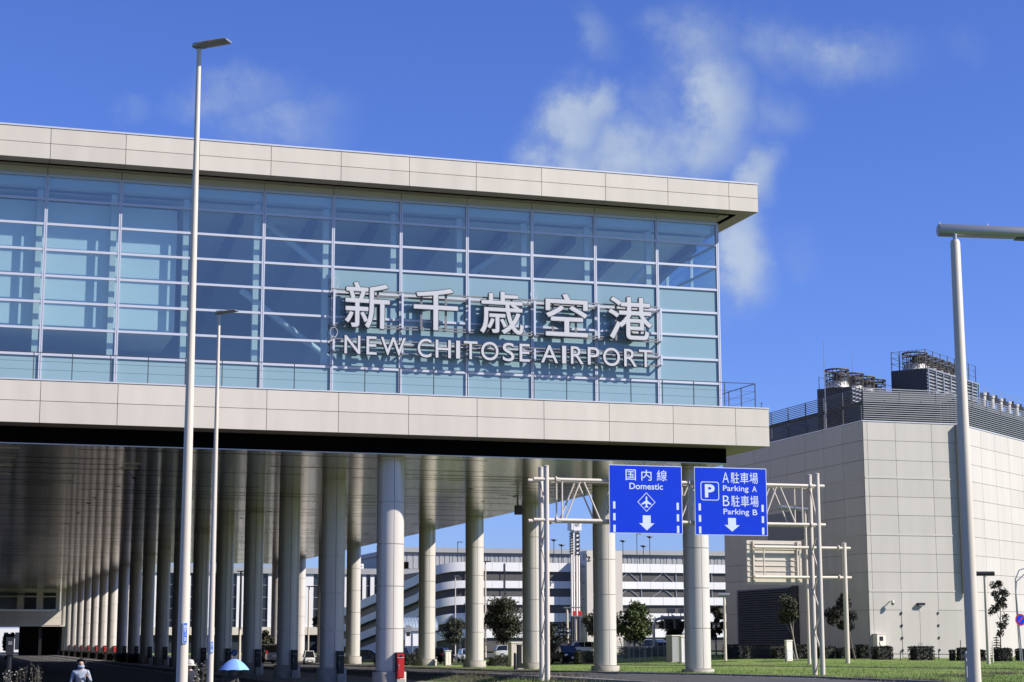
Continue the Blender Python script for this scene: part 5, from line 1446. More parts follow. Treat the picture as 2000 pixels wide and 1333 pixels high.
for k in range(8, 19):
    y = CY0 + CP * k + 3.2
    if hp is None:
        hp = thing('planter_hedge', '', 'hedge', (0, 0, 0)); cb = MB(); L_ = 9.5
        cr = MB(); cr.box(-.55, 0, -.1, .55, L_, 1.0); cr.build('stems', M_leafd, hp)
        for _ in range(2200):
            f_ = rng.randint(0, 3)
            if f_ == 0: p = (rng.uniform(-.6, .6), rng.gauss(-.02, .04), rng.uniform(0, 1.1))
            elif f_ == 1: p = (rng.uniform(-.6, .6), rng.uniform(0, L_), rng.gauss(1.08, .04))
            else: p = (-.6 if f_ == 2 else .6, rng.uniform(0, L_), rng.uniform(0, 1.1))
            p = Vector(p); a = Vector((rng.uniform(-1, 1), rng.uniform(-1, 1), rng.uniform(-1, 1))).normalized(); q = a.cross(Vector((0.3, rng.uniform(-1, 1), 1))).normalized(); s = rng.uniform(.05, .11)
            cb.add([p - a * s, p + q * s, p + a * s, p - q * s], [(0, 1, 2, 3)])
        cb.build('foliage', M_leafd, hp); c = hp
    else: c = copy_tree(hp)
    c.location = (ROWN - .3, y, g(ROWN, y) + .1)
    c['label'] = 'low dark clipped hedge just behind the %s inner column' % ordn[k]; c['group'] = 'hedges between the inner columns'

# ------------------------------------------------------------------ fence, rails, cabinets
b0, b1 = onground(1203, 172), onground(1346, 176)
FN = thing('security_fence', 'galvanised security fence with bent barbed wire tops before the car park', 'fence', b0)
dv = (b1 - b0); dv.z = 0; L_ = dv.length; dv.normalize(); nv = Vector((dv.y, -dv.x, 0))
for i, px in enumerate((1214, 1226, 1229, 1237, 1248, 1257, 1260, 1272, 1284, 1296, 1309, 1321, 1333)):
    t = (px - 1203) / (1346 - 1203) * L_
    p = dv * t; mb = MB(); mb.tube([p + Vector((0, 0, -.2)), p + Vector((0, 0, 1.55)), p + nv * .05 - dv * .18 + Vector((0, 0, 2.0))], .035, 7); mb.build('post', M_steel, FN, smooth=True)
mb = MB(); mb.tube([Vector((0, 0, 1.5)), dv * L_ + Vector((0, 0, 1.5))], .03, 6); mb.build('top_rail', M_steel, FN)
mb = MB()
for j, (h, o_) in enumerate(((1.7, .06), (1.85, .12), (1.98, .17))): mb.tube([-dv * o_ + Vector((0, 0, h)), dv * (L_ - o_) + Vector((0, 0, h))], .008, 4)
mb.build('barbed_wire', M_steel, FN)
mb = MB()
k = 0
while k < L_:
    for s in (1, -1): mb.bar(dv * k + Vector((0, 0, .05)), dv * (k + s * .7) + Vector((0, 0, 1.48)), .006)
    k += .14
mb.build('chain_link', M_steel, FN)
b0, b1 = onground(1378, 180), onground(1416, 180)
o = thing('security_fence', 'short run of bent top fence left of the plant building corner', 'fence', b0)
dv = (b1 - b0); dv.z = 0; L_ = dv.length; dv.normalize()
for t in (.1, .5, .95): mb = MB(); p = dv * L_ * t; mb.tube([p + Vector((0, 0, -.2)), p + Vector((0, 0, 1.55)), p - dv * .18 + Vector((0, 0, 2.0))], .035, 7); mb.build('post', M_steel, o)
mb = MB(); mb.tube([Vector((0, 0, 1.5)), dv * L_ + Vector((0, 0, 1.5))], .03, 6); mb.build('top_rail', M_steel, o)
# thin dark rail before the plant building
b0, b1 = gp(1694, 1289), gp(1902, 1291)
o = thing('guard_rail', 'thin dark pipe rail on posts in front of the plant building', 'rail', b0)
dv = b1 - b0; L_ = dv.length; dv.normalize()
mb = MB(); mb.tube([Vector((0, 0, .5)), dv * L_ + Vector((0, 0, .5))], .03, 6); mb.build('rail', M_rail, o)
for px in (1700, 1759, 1834, 1902):
    p = gp(px, 1289.5) - b0; h = 1.35 if px == 1902 else .75; mb = MB(); mb.tube([p + Vector((0, 0, -.2)), p + Vector((0, 0, h if px != 1700 else .55))], .035, 6); mb.build('post', M_rail, o)
b = gp(1877.5, 1292); zt = 26 * mpp(b)
o = thing('stake', 'thin dark stake in the grass left of the right lamp pole', 'stake', b); mb = MB(); mb.tube([(0, 0, -.2), (0, 0, zt + .6)], .03, 6); mb.build('rod', M_rail, o)
b = gp(1940, 1295)
o = thing('stake', 'slim white stake beside the farther cream lamp post', 'stake', b); mb = MB(); mb.tube([(0, 0, -.2), (0, 0, 42 * mpp(b))], .045, 8); mb.build('rod', M_white, o)
# round prohibition sign on a hooped pole at the right edge
b = gp(1997, 1292); m_ = mpp(b)
o = thing('traffic_sign', 'round blue and red no parking sign on hooped pole at the right edge', 'traffic sign', b, group='traffic signs')
mb = MB(); Hh = 182 * m_
mb.tube([(0, 0, -.2), (-.3, 0, Hh * .75), (-.28, 0, Hh * .87), (.1, 0, Hh * .97), (.9, 0, Hh)], .05, 9); mb.build('hoop_pole', M_steel, o, smooth=True)
mb = MB(); mb.tube([(.15, .5, -.2), (0, .5, Hh * .7), (.15, .5, Hh * .85), (.9, .5, Hh * .93)], .05, 9); mb.build('second_pole', M_steel, o, smooth=True)
zc = 80 * m_; mb = MB(); mb.tube([(-.05, -.10, zc), (-.05, -.08, zc)], .48, 28); dk = mb.build('sign_disc', M_red, o)
mb = MB(); mb.tube([(-.05, -.11, zc), (-.05, -.1005, zc)], .38, 28); mb.build('blue_field', M_blue, dk)
mb = MB(); mb.obox((-.05, -.113, zc), Vector((.27, 0, .27)), (0, .002, 0), Vector((-.035, 0, .035))); mb.build('red_bar', M_red, dk)
# round blue arrow sign seen between inner columns
b = onground(458, 165); m_ = mpp(b)
o = thing('traffic_sign', 'round blue keep left arrow sign between two shaded inner columns', 'traffic sign', b, group='traffic signs')
mb = MB(); mb.tube([(0, 0, -.2), (0, 0, 46 * m_)], .04, 8); mb.build('post', M_steel, o)
zc = 38 * m_; mb = MB(); mb.tube([(0, -.06, zc), (0, -.045, zc)], .30, 24); dk = mb.build('sign_disc', M_plate, o)
mb = MB(); mb.prism([(-.18, -.18), (-.05, -.19), (-.09, -.13), (.16, .12), (.11, .17), (-.13, -.09), (-.19, -.05)], ((0, -.0605, zc), EX, EZ, Vector((0, -1, 0))), .004); mb.build('arrow', M_signw, dk)
# utility boxes
b = gp(1541, 1293); m_ = mpp(b)
o = thing('utility_cabinet', 'white and pale blue utility cabinet standing on the grass before the wall louvre', 'cabinet', b, group='utility cabinets')
mb = MB(); mb.box(-.26, -.2, .08, .26, .2, 40 * m_); mb.box(-.29, -.23, 40 * m_ + .002, .29, .23, 42 * m_); mb.build('case', M_white, o)
mb = MB(); mb.box(-.22, -.215, .2, .2, -.201, 18 * m_); mb.box(-.22, -.215, 20 * m_, .2, -.201, 24 * m_); mb.build('door', M_ltwall, o)
mb = MB(); mb.tube([(.3, -.1, 22 * m_), (.45, -.1, 12 * m_), (.62, -.1, -.05)], .03, 7); mb.tube([(-.33, 0, -.1), (-.33, 0, 30 * m_)], .03, 7); mb.build('pipe', M_steel, o)
def cab(label, px, dist, w, h, m, name='utility_cabinet', group='utility cabinets', d=.5, extra=None):
    b = onground(px, dist); mm = mpp(b); o = thing(name, label, 'cabinet', b, group=group); W_, H_ = w * mm / 2, h * mm
    mb = MB(); mb.box(-W_, -d / 2, .1, W_, d / 2, H_); mb.build('case', m, o)
    mb = MB(); mb.box(-W_ - .05, -d / 2 - .05, H_ + .003, W_ + .05, d / 2 + .05, H_ + .08); mb.build('lid', M_white if m is not M_blk else M_blk, o)
    mb = MB(); mb.box(-W_ - .1, -d / 2 - .1, -.4, W_ + .1, d / 2 + .1, .097); mb.build('base', M_conc, o)
    mb = MB(); mb.box(.01, -d / 2 - .012, .2, W_ - .04, -d / 2 - .002, H_ - .1); mb.build('door', m, o)
cab('beige cabinet with pale lid left of the third outer column', 1008, 158, 26, 46, M_panel, d=1.0)
cab('tall dark box against the left side of the third outer column', 1014, 136, 7, 46, M_blk, d=.4)
cab('big grey streaked transformer cabinet left of the nearest outer column', 1318, 165, 24, 50, M_grcorr, d=1.4)
cab('pale narrow cabinet beside the nearest outer column', 1333, 160, 10, 50, M_ltwall, d=.6)
cab('white ticket box by the lamp post near the curved ramp', 875, 168, 10, 28, M_white, d=.4)
b = onground(1006, 133); mm = mpp(b)
o = thing('bollard', 'dark round topped post beside the third outer column', 'bollard', b); mb = MB(); mb.lathe([(.11, -.3), (.11, 30 * mm), (.07, 33 * mm)], (0, 0, 0), 14); mb.build('post', M_blk, o, smooth=True)
mb = MB(); mb.lathe([(.115, 22 * mm), (.115, 24 * mm)], (0, 0, 0), 14); mb.build('band', M_rail, o)
b = onground(880, 172); mm = mpp(b)
# grey arm gantry with two signals
b = onground(1277, 190); mm = mpp(b)
o = thing('signal_gantry', 'grey bent arm gantry with hanging signal boxes before the car park', 'gantry', b)
Hh = (1268 - 1193) * mm; mb = MB(); mb.tube([(0, 0, -.3), (0, 0, Hh * .82), (.25, 0, Hh * .95), (1.0, 0, Hh)], .15, 12); mb.build('column', M_steel, o, smooth=True)
mb = MB(); mb.tube([(1.0, 0, Hh), (4.2, 0, Hh)], .2, 12)
for t in (0.9, 2.2, 3.5): mb.tube([(t, 0, Hh), (t + .12, 0, Hh)], .28, 12)
mb.build('arm', M_grcorr, o, smooth=True)
for x in (1.45, 2.6): mb = MB(); mb.box(x - .22, -.2, Hh - 1.15, x + .22, .2, Hh - .21); mb.build('signal_box', M_blk, o)
for x in (1.9, 3.3): mb = MB(); mb.box(x - .45, -.3, Hh + .5, x + .45, .1, Hh + .95); mb.bar((x - .2, 0, Hh + .1), (x - .2, 0, Hh + .5), .08); mb.bar((x + .2, 0, Hh + .1), (x + .2, 0, Hh + .5), .08); mb.build('camera_box', M_grcorr, o)
# round mirror frame sign cluster by shelter
b = onground(800, 190); mm = mpp(b)
o = thing('traffic_mirror', 'signal head and round mirror on an arm before the bus shelter', 'traffic mirror', b)
mb = MB(); mb.tube([(1.1, 0, -.3), (1.1, 0, 75 * mm)], .08, 9); mb.tube([(-1.0, 0, 70 * mm), (1.1, 0, 70 * mm)], .06, 8); mb.tube([(-1.0, 0, 66 * mm), (1.1, 0, 66 * mm)], .05, 8); mb.build('post', M_steel, o, smooth=True)
mb = MB(); mb.tube([(-.2, -.2, 69 * mm), (-.2, -.12, 69 * mm)], .42, 20); mb.build('mirror', M_steel, o)
mb = MB(); mb.box(-.35, -.2, 55 * mm, 0, .1, 63 * mm); mb.build('signal_head', M_blk, o)
# red board near the pylon foot
b = onground(1132, 222); mm = mpp(b)
o = thing('notice_board', 'red notice board on a post beyond the black car', 'board', b); mb = MB(); mb.box(-4.5 * mm, -.05, 10 * mm, 4.5 * mm, .05, 20 * mm); mb.build('panel', M_red, o)
mb = MB(); mb.tube([(0, .1, -.3), (0, .1, 10 * mm)], .06, 8); mb.build('post', M_steel, o)
# dark sign at the left edge in the shade
b = onground(20, 60); mm = mpp(b)
o = thing('dark_signboard', 'unlit black signboard on a post at the left edge', 'sign board', b)
mb = MB(); mb.box(-7.5 * mm, -.06, P(20, 1279, dist=60).z - b.z, 7.5 * mm, .06, P(20, 1245, dist=60).z - b.z); mb.build('board', M_blk, o)
mb = MB(); mb.tube([(0, .08, -.3), (0, .08, P(20, 1279, dist=60).z - b.z)], .07, 9); mb.build('post', M_blk, o)
mb = MB(); mb.box(-4 * mm, -.08, P(20, 1260, dist=60).z - b.z, 4 * mm, -.0605, P(20, 1253, dist=60).z - b.z); mb.build('label_panel', M_frame, o)
shrub('dark shaded bush at the foot of the black signboard', 21, 1345, 24, 60, 91, dist=58, group='weeds in the foreground', name='bush', cat='bush', ls=.05)

# ------------------------------------------------------------------ vehicles
def car(label, base, heading, L=3.8, Wd=1.66, H=1.5, paint=None, kind='hatch', scale=1.0, name='car', cat='car', group='cars beyond the columns', plate=True):
    """front looks along +X of the car, heading = direction of the front (radians)"""
    o = thing(name, label, cat, base, heading, group=group)
    h = Wd / 2
    if kind == 'hatch': prof = [(-.5, .30, .86, .88), (-.47, .24, .92, .93), (-.30, .22, .95, .97), (.10, .22, .93, .99), (.30, .22, .90, .97), (.42, .24, .80, .92), (.485, .28, .66, .80), (.5, .32, .55, .70)]; cab_ = [(-.485, .93), (-.43, H - .08), (-.30, H - .01), (.02, H), (.12, H - .06), (.32, .92)]
    elif kind == 'van': prof = [(-.5, .30, 1.0, .93), (-.47, .24, 1.05, .97), (0, .22, 1.05, 1.0), (.34, .22, 1.02, .99), (.45, .24, .95, .95), (.495, .30, .80, .86), (.5, .36, .62, .80)]; cab_ = [(-.49, 1.05), (-.46, H - .1), (-.38, H - .01), (.14, H), (.24, H - .08), (.43, 1.0)]
    else: prof = [(-.5, .36, .95, .88), (-.47, .30, 1.02, .94), (-.30, .26, 1.04, .98), (.15, .26, 1.02, 1.0), (.33, .26, .98, .98), (.45, .28, .88, .92), (.5, .36, .66, .8)]; cab_ = [(-.48, 1.0), (-.42, H - .12), (-.34, H - .02), (.0, H), (.10, H - .05), (.28, 1.0)]
    mb = MB(); vs = []; N8 = 10
    for (x, zb, zt, wf) in prof:
        w = h * wf; X = x * L
        ringp = [(-w * .86, zb), (-w, zb + .14), (-w, zt - .22), (-w * .94, zt - .05), (-w * .70, zt), (w * .70, zt), (w * .94, zt - .05), (w, zt - .22), (w, zb + .14), (w * .86, zb)]
        vs += [(X, y, z) for y, z in ringp]
    fs = [(i * N8 + k, i * N8 + (k + 1) % N8, (i + 1) * N8 + (k + 1) % N8, (i + 1) * N8 + k) for i in range(len(prof) - 1) for k in range(N8)]
    fs += [tuple(reversed(range(N8))), tuple((len(prof) - 1) * N8 + k for k in range(N8))]
    mb.add(vs, fs); body = mb.build('body', paint, o, smooth=True, angle=32)
    # greenhouse: glass block with painted roof and pillars
    def cabin(wb, wt):
        zmin, zmax = min(z for _, z in cab_), H
        out = []
        for s in (-1, 1):
            for x, z in cab_:
                t = (z - zmin) / (zmax - zmin); out.append((x * L, s * (wb + (wt - wb) * t), z))
        return out
    n6 = len(cab_); A = cabin(h * .93, h * .70)
    mb = MB(); mb.add(A, [tuple(range(n6)), tuple(reversed(range(n6, 2 * n6)))] + [(i, i + n6, (i + 1) % n6 + n6, (i + 1) % n6) for i in range(n6)]); mb.build('window', M_glassd, o, smooth=True, angle=25)
    mb = MB()
    for s in (0, n6):
        for i in (0, 4):
            mb.bar(Vector(A[s + i]), Vector(A[s + i + 1]), .075, .03)
        for i in (1, 2, 3): mb.bar(Vector(A[s + i]), Vector(A[s + i + 1]), .06, .05)
        for fx_ in (-.16, .06) if kind != 'van' else (-.22, .02, .2):
            p0 = (fx_ * L, (1 if s else -1) * h * .925, .93 if kind == 'hatch' else 1.03); p1 = (fx_ * L * .96, (1 if s else -1) * h * .715, H - .06); mb.bar(p0, p1, .07, .03)
    r_ = [A[1], A[2], A[3], A[4], A[n6 + 4], A[n6 + 3], A[n6 + 2], A[n6 + 1]]
    mb.add([(x, y * 1.0, z + .012) for x, y, z in r_] + [(x, y, z - .02) for x, y, z in r_], [(0, 1, 6, 7), (1, 2, 5, 6), (2, 3, 4, 5), (8, 15, 14, 9), (9, 14, 13, 10), (10, 13, 12, 11)]); mb.build('roof', paint, o)
    R_ = .29 if kind == 'hatch' else .33
    for sx in (-.31, .31):
        for s in (-1, 1):
            mb = MB(); mb.tube([(sx * L, s * (h - .20), R_), (sx * L, s * (h + .01), R_)], R_, 20); wh = mb.build('wheel', M_tyre, o, smooth=True)
            mb = MB(); mb.tube([(sx * L, s * (h + .012), R_), (sx * L, s * (h + .02), R_)], R_ * .62, 16); mb.build('rim', M_steel, wh)
    zl = .68 if kind == 'hatch' else (.80 if kind == 'van' else .80)
    for s in (-1, 1):
        mb = MB(); mb.lathe([(.02, -.1), (.13, -.07), (.16, 0), (.13, .07), (.02, .1)], (0, 0, 0), 14)
        mb.v = [(x * .7 + .455 * L + (-.05), y * 1.0 + s * h * .70, z * 1.2 + zl + .02) for x, y, z in mb.v]; mb.build('headlight', M_headl, o, smooth=True)
        mb = MB(); mb.box(-.5 * L - .012, s * h * .70 - .10, .74 if kind == 'hatch' else .9, -.5 * L + .06, s * h * .70 + .10, .92 if kind == 'hatch' else 1.12); mb.build('tail_light', M_tail, o)
        mb = MB(); mb.obox((.17 * L, s * (h + .09), .98 if kind == 'hatch' else 1.1), (.06, 0, 0), (0, .09, 0), (0, 0, .07)); mb.build('mirror', paint, o)
    mb = MB(); mb.box(.5 * L - .02, -h * .5, .58, .5 * L + .004, h * .5, .63); mb.box(.5 * L - .03, -h * .6, .34, .5 * L + .003, h * .6, .40); mb.build('grille', M_blk, o)
    mb = MB(); mb.box(.5 * L + .005, -.17, .42, .5 * L + .02, .17, .57); mb.box(-.5 * L - .03, -.17, .6, -.5 * L - .005, .17, .76); mb.build('number_plate', M_white, o)
    mb = MB(); mb.box(-.49 * L, -h * .9, .16, .48 * L, h * .9, .215); mb.build('underbody', M_tyre, o)
    o.scale = (scale,) * 3
    return o
b = gp(1103, 1296.5); hd = math.atan2(CAM.y - b.y, CAM.x - b.x) + R(24)
car('black compact hatchback with round headlights facing the camera beside the gantry leg', b, hd, 3.6, 1.6, 1.5, M_carblk, 'hatch', scale=35 * mpp(b) / 1.5)
b = onground(604, 196); hd = math.atan2(CAM.y - b.y, CAM.x - b.x) + R(4)
car('white boxy minivan facing the camera between the second and third inner columns', b, hd, 3.4, 1.48, 1.85, M_carwht, 'van', scale=27 * mpp(b) / 1.85, name='minivan', cat='minivan')
b = gp(523, 1297); hd = math.atan2(CAM.y - b.y, CAM.x - b.x) + math.pi + R(14)
car('champagne silver car seen from behind between two shaded inner columns', b, hd, 4.4, 1.8, 1.66, M_carslv, 'suv', scale=38 * mpp(b) / 1.66)
pk = [(825, 205, M_carblu, 'navy car parked behind the hedge left of the fifth outer column', 'suv'), (865, 203, M_carblk, 'black car parked right of the fifth outer column', 'suv'), (780, 212, M_carblk, 'black parked car glimpsed right of the nearest inner column', 'van'), (1090, 196, M_carblu, 'dark parked car whose roof shows above the black hatchback', 'van'),
      (1150, 214, M_carwht, 'white parked car beyond the red notice board', 'hatch'), (1275, 208, M_carslv, 'silver parked car behind the bent top fence', 'van'), (1305, 208, M_carblu, 'navy parked car behind the bent top fence near the transformer cabinet', 'hatch'), (912, 206, M_carwht, 'white parked car behind the fourth outer column', 'hatch'),
      (720, 207, M_carblu, 'navy parked car between the second and nearest inner columns', 'hatch'), (1000, 214, M_carwht, 'white parked car under the large round tree', 'hatch')]
for i, (px, ds, pt_, lb, kd) in enumerate(pk):
    b = onground(px, ds); car(lb, b, math.atan2(CAM.y - b.y, CAM.x - b.x) + R((-20, 160, 10, 75, 100)[i % 5]), 4.2, 1.7, 1.5 if kd == 'hatch' else 1.75, pt_, kd, name='parked_car', group='cars parked beyond the columns')

# ------------------------------------------------------------------ people
def person(label, base, heading, H=1.62, cloth=None, legs=None, arms='bag', back=False, sleeve=None, name='person', group='pedestrians'):
    """continuous skinned body; the person looks along -Y of the object, heading turns it"""
    o = thing(name, label, 'person', base, heading, group=group)
    k = H / 1.62
    J = {}; Ed = []
    def nd(n_, p, r, par=None, tagm='cloth'):
        J[n_] = (Vector(p) * k, r * k, tagm)
        if par: Ed.append((par, n_))
    nd('pelvis', (0, 0, .86), (.135), None, 'legs'); nd('waist', (0, .0, 1.0), .118, 'pelvis'); nd('chest', (0, -.01, 1.18), .135, 'waist'); nd('shoulders', (0, .0, 1.31), .105, 'chest')
    nd('neck', (0, -.005, 1.385), .048, 'shoulders', 'skin'); nd('jaw', (0, -.03, 1.445), .066, 'neck', 'skin'); nd('skull', (0, -.015, 1.525), .086, 'jaw', 'skin'); nd('crown', (0, -.005, 1.57), .062, 'skull', 'skin')
    for s, st in ((-1, .13), (1, -.16)):
        n_ = 'L' if s < 0 else 'R'
        nd(n_ + 'hip', (s * .09, 0, .80), .092, 'pelvis', 'legs'); nd(n_ + 'knee', (s * .095, -st * .65 - .03, .46), .058, n_ + 'hip', 'legs'); nd(n_ + 'ankle', (s * .095, -st + .05 * (st < 0), .085 + (.05 if st < 0 else 0)), .038, n_ + 'knee', 'legs')
        nd(n_ + 'toe', (s * .10, -st - .14, .035 + (.02 if st < 0 else 0)), .034, n_ + 'ankle', 'shoe')
        nd(n_ + 'shoulder', (s * .165, 0, 1.30), .062, 'shoulders')
        up = (arms == 'bag' and s > 0) or (arms == 'umbrella' and s > 0)
        if up:
            nd(n_ + 'elbow', (s * .25, -.02, 1.06), .045, n_ + 'shoulder', 'sleeve'); hx = (s * .17, -.16, 1.19) if arms == 'bag' else (s * .12, -.24, 1.20)
        else:
            nd(n_ + 'elbow', (s * .225, .03 * s * 0 + .04, 1.04), .045, n_ + 'shoulder', 'sleeve'); hx = (s * .24, -.06, .83)
        nd(n_ + 'wrist', hx, .030, n_ + 'elbow', 'sleeve')
        d = (Vector(hx) - Vector(J[n_ + 'elbow'][0]) / k).normalized()
        palm = Vector(hx) + d * .055; nd(n_ + 'palm', palm, .030, n_ + 'wrist', 'skin')
        side = d.cross(Vector((0, 1, 0.2))).normalized(); nrm = side.cross(d).normalized()
        for j, (off, ln) in enumerate(((-.026, .060), (-.009, .068), (.009, .064), (.025, .050))):
            b0_ = palm + side * off + d * .03; nd('%sf%da' % (n_, j), b0_, .0095, n_ + 'palm', 'skin'); nd('%sf%db' % (n_, j), b0_ + d * ln * .6 - nrm * .012, .0085, '%sf%da' % (n_, j), 'skin'); nd('%sf%dc' % (n_, j), b0_ + d * ln * .85 - nrm * .034, .007, '%sf%db' % (n_, j), 'skin')
        nd(n_ + 'tha', palm - side * .036 - d * .012, .011, n_ + 'palm', 'skin'); nd(n_ + 'thb', palm - side * .052 + d * .022 - nrm * .018, .009, n_ + 'tha', 'skin')
    names = list(J); idx = {n_: i for i, n_ in enumerate(names)}
    me = bpy.data.meshes.new('tmp'); me.from_pydata([J[n_][0] for n_ in names], [(idx[a], idx[b_]) for a, b_ in Ed], [])
    t = bpy.data.objects.new('tmp', me); COL.objects.link(t)
    md = t.modifiers.new('s', 'SKIN'); md.use_smooth_shade = True
    for i, n_ in enumerate(names):
        sv = me.skin_vertices[0].data[i]; sv.radius = (J[n_][1],) * 2; sv.use_root = (n_ == 'pelvis')
    wide = {'chest': 1.22, 'shoulders': 1.25, 'waist': 1.12, 'pelvis': 1.2}
    t.modifiers.new('u', 'SUBSURF').levels = 1; t.modifiers['u'].render_levels = 1
    dg = bpy.context.evaluated_depsgraph_get(); dg.update()
    bm_ = bpy.data.meshes.new_from_object(t.evaluated_get(dg)); bpy.data.objects.remove(t)
    bm_.name = 'body'; bm_.materials.clear()
    order = {'skin': 0, 'cloth': 1, 'legs': 2, 'sleeve': 3, 'shoe': 4}
    for m_ in (M_skin, cloth, legs or M_jean, sleeve or cloth, M_blk): bm_.materials.append(m_)
    segs = [(J[a][0], J[b_][0], J[b_][2]) for a, b_ in Ed]
    for p in bm_.polygons:
        best = (9, 'cloth'); c = p.center
        for a, b_, tg in segs:
            ab = b_ - a; t_ = max(0, min(1, (c - a).dot(ab) / max(ab.length_squared, 1e-9))); dd = (c - a - ab * t_).length
            if dd < best[0]: best = (dd, tg)
        p.material_index = order[best[1]]; p.use_smooth = True
    for v in bm_.vertices:
        if .75 * k < v.co.z < 1.36 * k and abs(v.co.x) < .24 * k: v.co.y *= .78
    bo = bpy.data.objects.new('body', bm_); COL.objects.link(bo); bo.parent = o
    return o, k
def hair(o, k, long=True, m=None):
    mb = MB(); vs = []; N_, Mh = 16, 9
    for i in range(Mh + 1):
        th = i / Mh * R(150 if long else 105)
        for j in range(N_):
            a = 2 * math.pi * j / N_; fr_ = max(0, -math.sin(a))      # front is -Y
            tt = th * (1 - .66 * min(1, fr_ * 1.25))
            low = max(0, (tt - R(90)) / R(60)) if long else 0
            rr_ = (.108 + (.022 if long else 0) * max(0, math.sin(tt))) / (math.sin(tt) if low else 1) * (1 + .14 * low); z = 1.525 + .115 * math.cos(min(tt, R(90)) if long else tt) - .19 * low
            vs.append((rr_ * math.sin(tt) * math.cos(a) * 1.0 * k, (rr_ * 1.08 * math.sin(tt) * math.sin(a) + .002) * k, z * k))
    mb.add(vs, [(i * N_ + j, i * N_ + (j + 1) % N_, (i + 1) * N_ + (j + 1) % N_, (i + 1) * N_ + j) for i in range(Mh) for j in range(N_)])
    h_ = mb.build('hair', m or M_hair, o, smooth=True, angle=80)
    return h_
def face(o, k, mask=False):
    for s in (-1, 1):
        mb = MB(); mb.lathe([(.001, -.007), (.007, -.003), (.007, .003), (.001, .007)], (s * .032 * k, -.094 * k, 1.515 * k), 8); mb.build('eye', M_blk, o, smooth=True)
        mb = MB(); mb.lathe([(.004, -.03), (.018, -.01), (.018, .015), (.004, .03)], (s * .086 * k, -.01 * k, 1.505 * k), 8); mb.build('ear', M_skin, o, smooth=True)
    mb = MB(); mb.prism([(-.014, 1.465), (.014, 1.465), (.006, 1.515), (-.006, 1.515)], ((0, -.09 * k, 0), EX * k, EZ * k, Vector((0, -1, 0))), .025 * k); mb.build('nose', M_skin, o)
    if mask:
        mb = MB(); vs = []
        for i in range(7):
            z = 1.40 + .070 * i / 6
            for j in range(9):
                a = -math.pi / 2 + (j - 4) / 4 * R(62); bulge = .092 + .016 * math.sin(math.pi * i / 6)
                vs.append((bulge * .92 * math.cos(a) * k, (-.012 + bulge * math.sin(a)) * k, z * k))
        mb.add(vs, [(i * 9 + j, i * 9 + j + 1, (i + 1) * 9 + j + 1, (i + 1) * 9 + j) for i in range(6) for j in range(8)]); mb.build('face_mask', M_mask, o, smooth=True)
    else:
        mb = MB(); mb.box(-.022 * k, -.092 * k, 1.442 * k, .022 * k, -.084 * k, 1.450 * k); mb.build('mouth', M_tail, o)
def at_head(px, py_top, dist, H):
    q = P(px, py_top, dist=dist); return Vector((q.x, q.y, q.z - H))
def yaw_to_cam(b, off=0):  # object -Y towards camera
    d = CAM - b; return math.atan2(d.y, d.x) + math.pi / 2 + off
b = onground(160, 51); Hp = P(160, 1287.5, dist=51).z - b.z
o, k = person('person in pale blue shirt and face mask walking toward the camera, hand at bag strap', b, yaw_to_cam(b, R(4)), Hp, M_shirt, M_jean, 'bag', sleeve=M_shirt)
hair(o, k); face(o, k, True)
mb = MB(); mb.tube([(.16 * k, -.02, 1.34 * k), (.15 * k, -.12 * k, 1.2 * k), (.20 * k, -.10, .98 * k)], .014, 6); mb.tube([(.16 * k, .02, 1.34 * k), (.19 * k, .1, 1.2 * k), (.22 * k, .05, .98 * k)], .014, 6); mb.build('bag_strap', M_blk, o)
mb = MB(); mb.lathe([(.05, -.17), (.12, -.14), (.13, .05), (.09, .15)], (.25 * k, -.02, .86 * k), 12); mb.build('shoulder_bag', M_blk, o, smooth=True)
mb = MB(); mb.prism([(-.06, 1.2), (.0, 1.12), (.05, .98), (.07, .95), (.03, .9), (-.05, .95), (-.08, 1.1)], ((0, -.118 * k, 0), EX * k, EZ * k, Vector((0, -1, 0))), .012); mb.build('scarf', M_jean, o)
# person under the pale blue umbrella, seen from behind
b = onground(452, 50); Hp = min(1.58, P(449, 1301, dist=50).z - b.z)
o, k = person('person in dark clothes seen from behind holding up a pale blue umbrella', b, yaw_to_cam(b, math.pi), Hp, M_grey, M_grey, 'umbrella')
hair(o, k, True)
um_c = P(457.5, 1309, dist=50); wr = 29.5 * 50 / F; rise = (1305 - 1284) * 50 / F
U = thing('umbrella', 'open pale blue umbrella with eight panels held over a person', 'umbrella', um_c)
mb = MB(); vs = [(0, 0, rise)]; nr = 8; nring = 5
for i in range(1, nring + 1):
    t = i / nring
    for j in range(nr * 2):
        a = math.pi * j / nr + .2; sag = 1 if j % 2 == 0 else .955
        vs.append((wr * t * sag * math.cos(a), wr * t * sag * math.sin(a), rise * (1 - t ** 1.8) + (.0 if j % 2 == 0 else .012 * t)))
fs = [(0, 1 + j, 1 + (j + 1) % 16) for j in range(16)] + [(1 + i * 16 + j, 1 + i * 16 + (j + 1) % 16, 1 + (i + 1) * 16 + (j + 1) % 16, 1 + (i + 1) * 16 + j) for i in range(nring - 1) for j in range(16)]
mb.add(vs, fs)
mb.m = []
for f_ in mb.f:
    j = (f_[1] - 1) % 16 if len(f_) == 3 else (f_[0] - 1) % 16; mb.m.append(1 if (j // 2) in (4, 5) else 0)
cn_ = mb.build('canopy', [M_umb, M_umbd], U, smooth=True, angle=60)
mb = MB()
for j in range(8): a = math.pi * j / 4 + .2; mb.tube([(0, 0, rise - .02)] + [(wr * t * math.cos(a), wr * t * math.sin(a), rise * (1 - t ** 1.8) - .012) for t in (.4, .7, 1.0)], .006, 4)
mb.build('rib', M_rail, U)
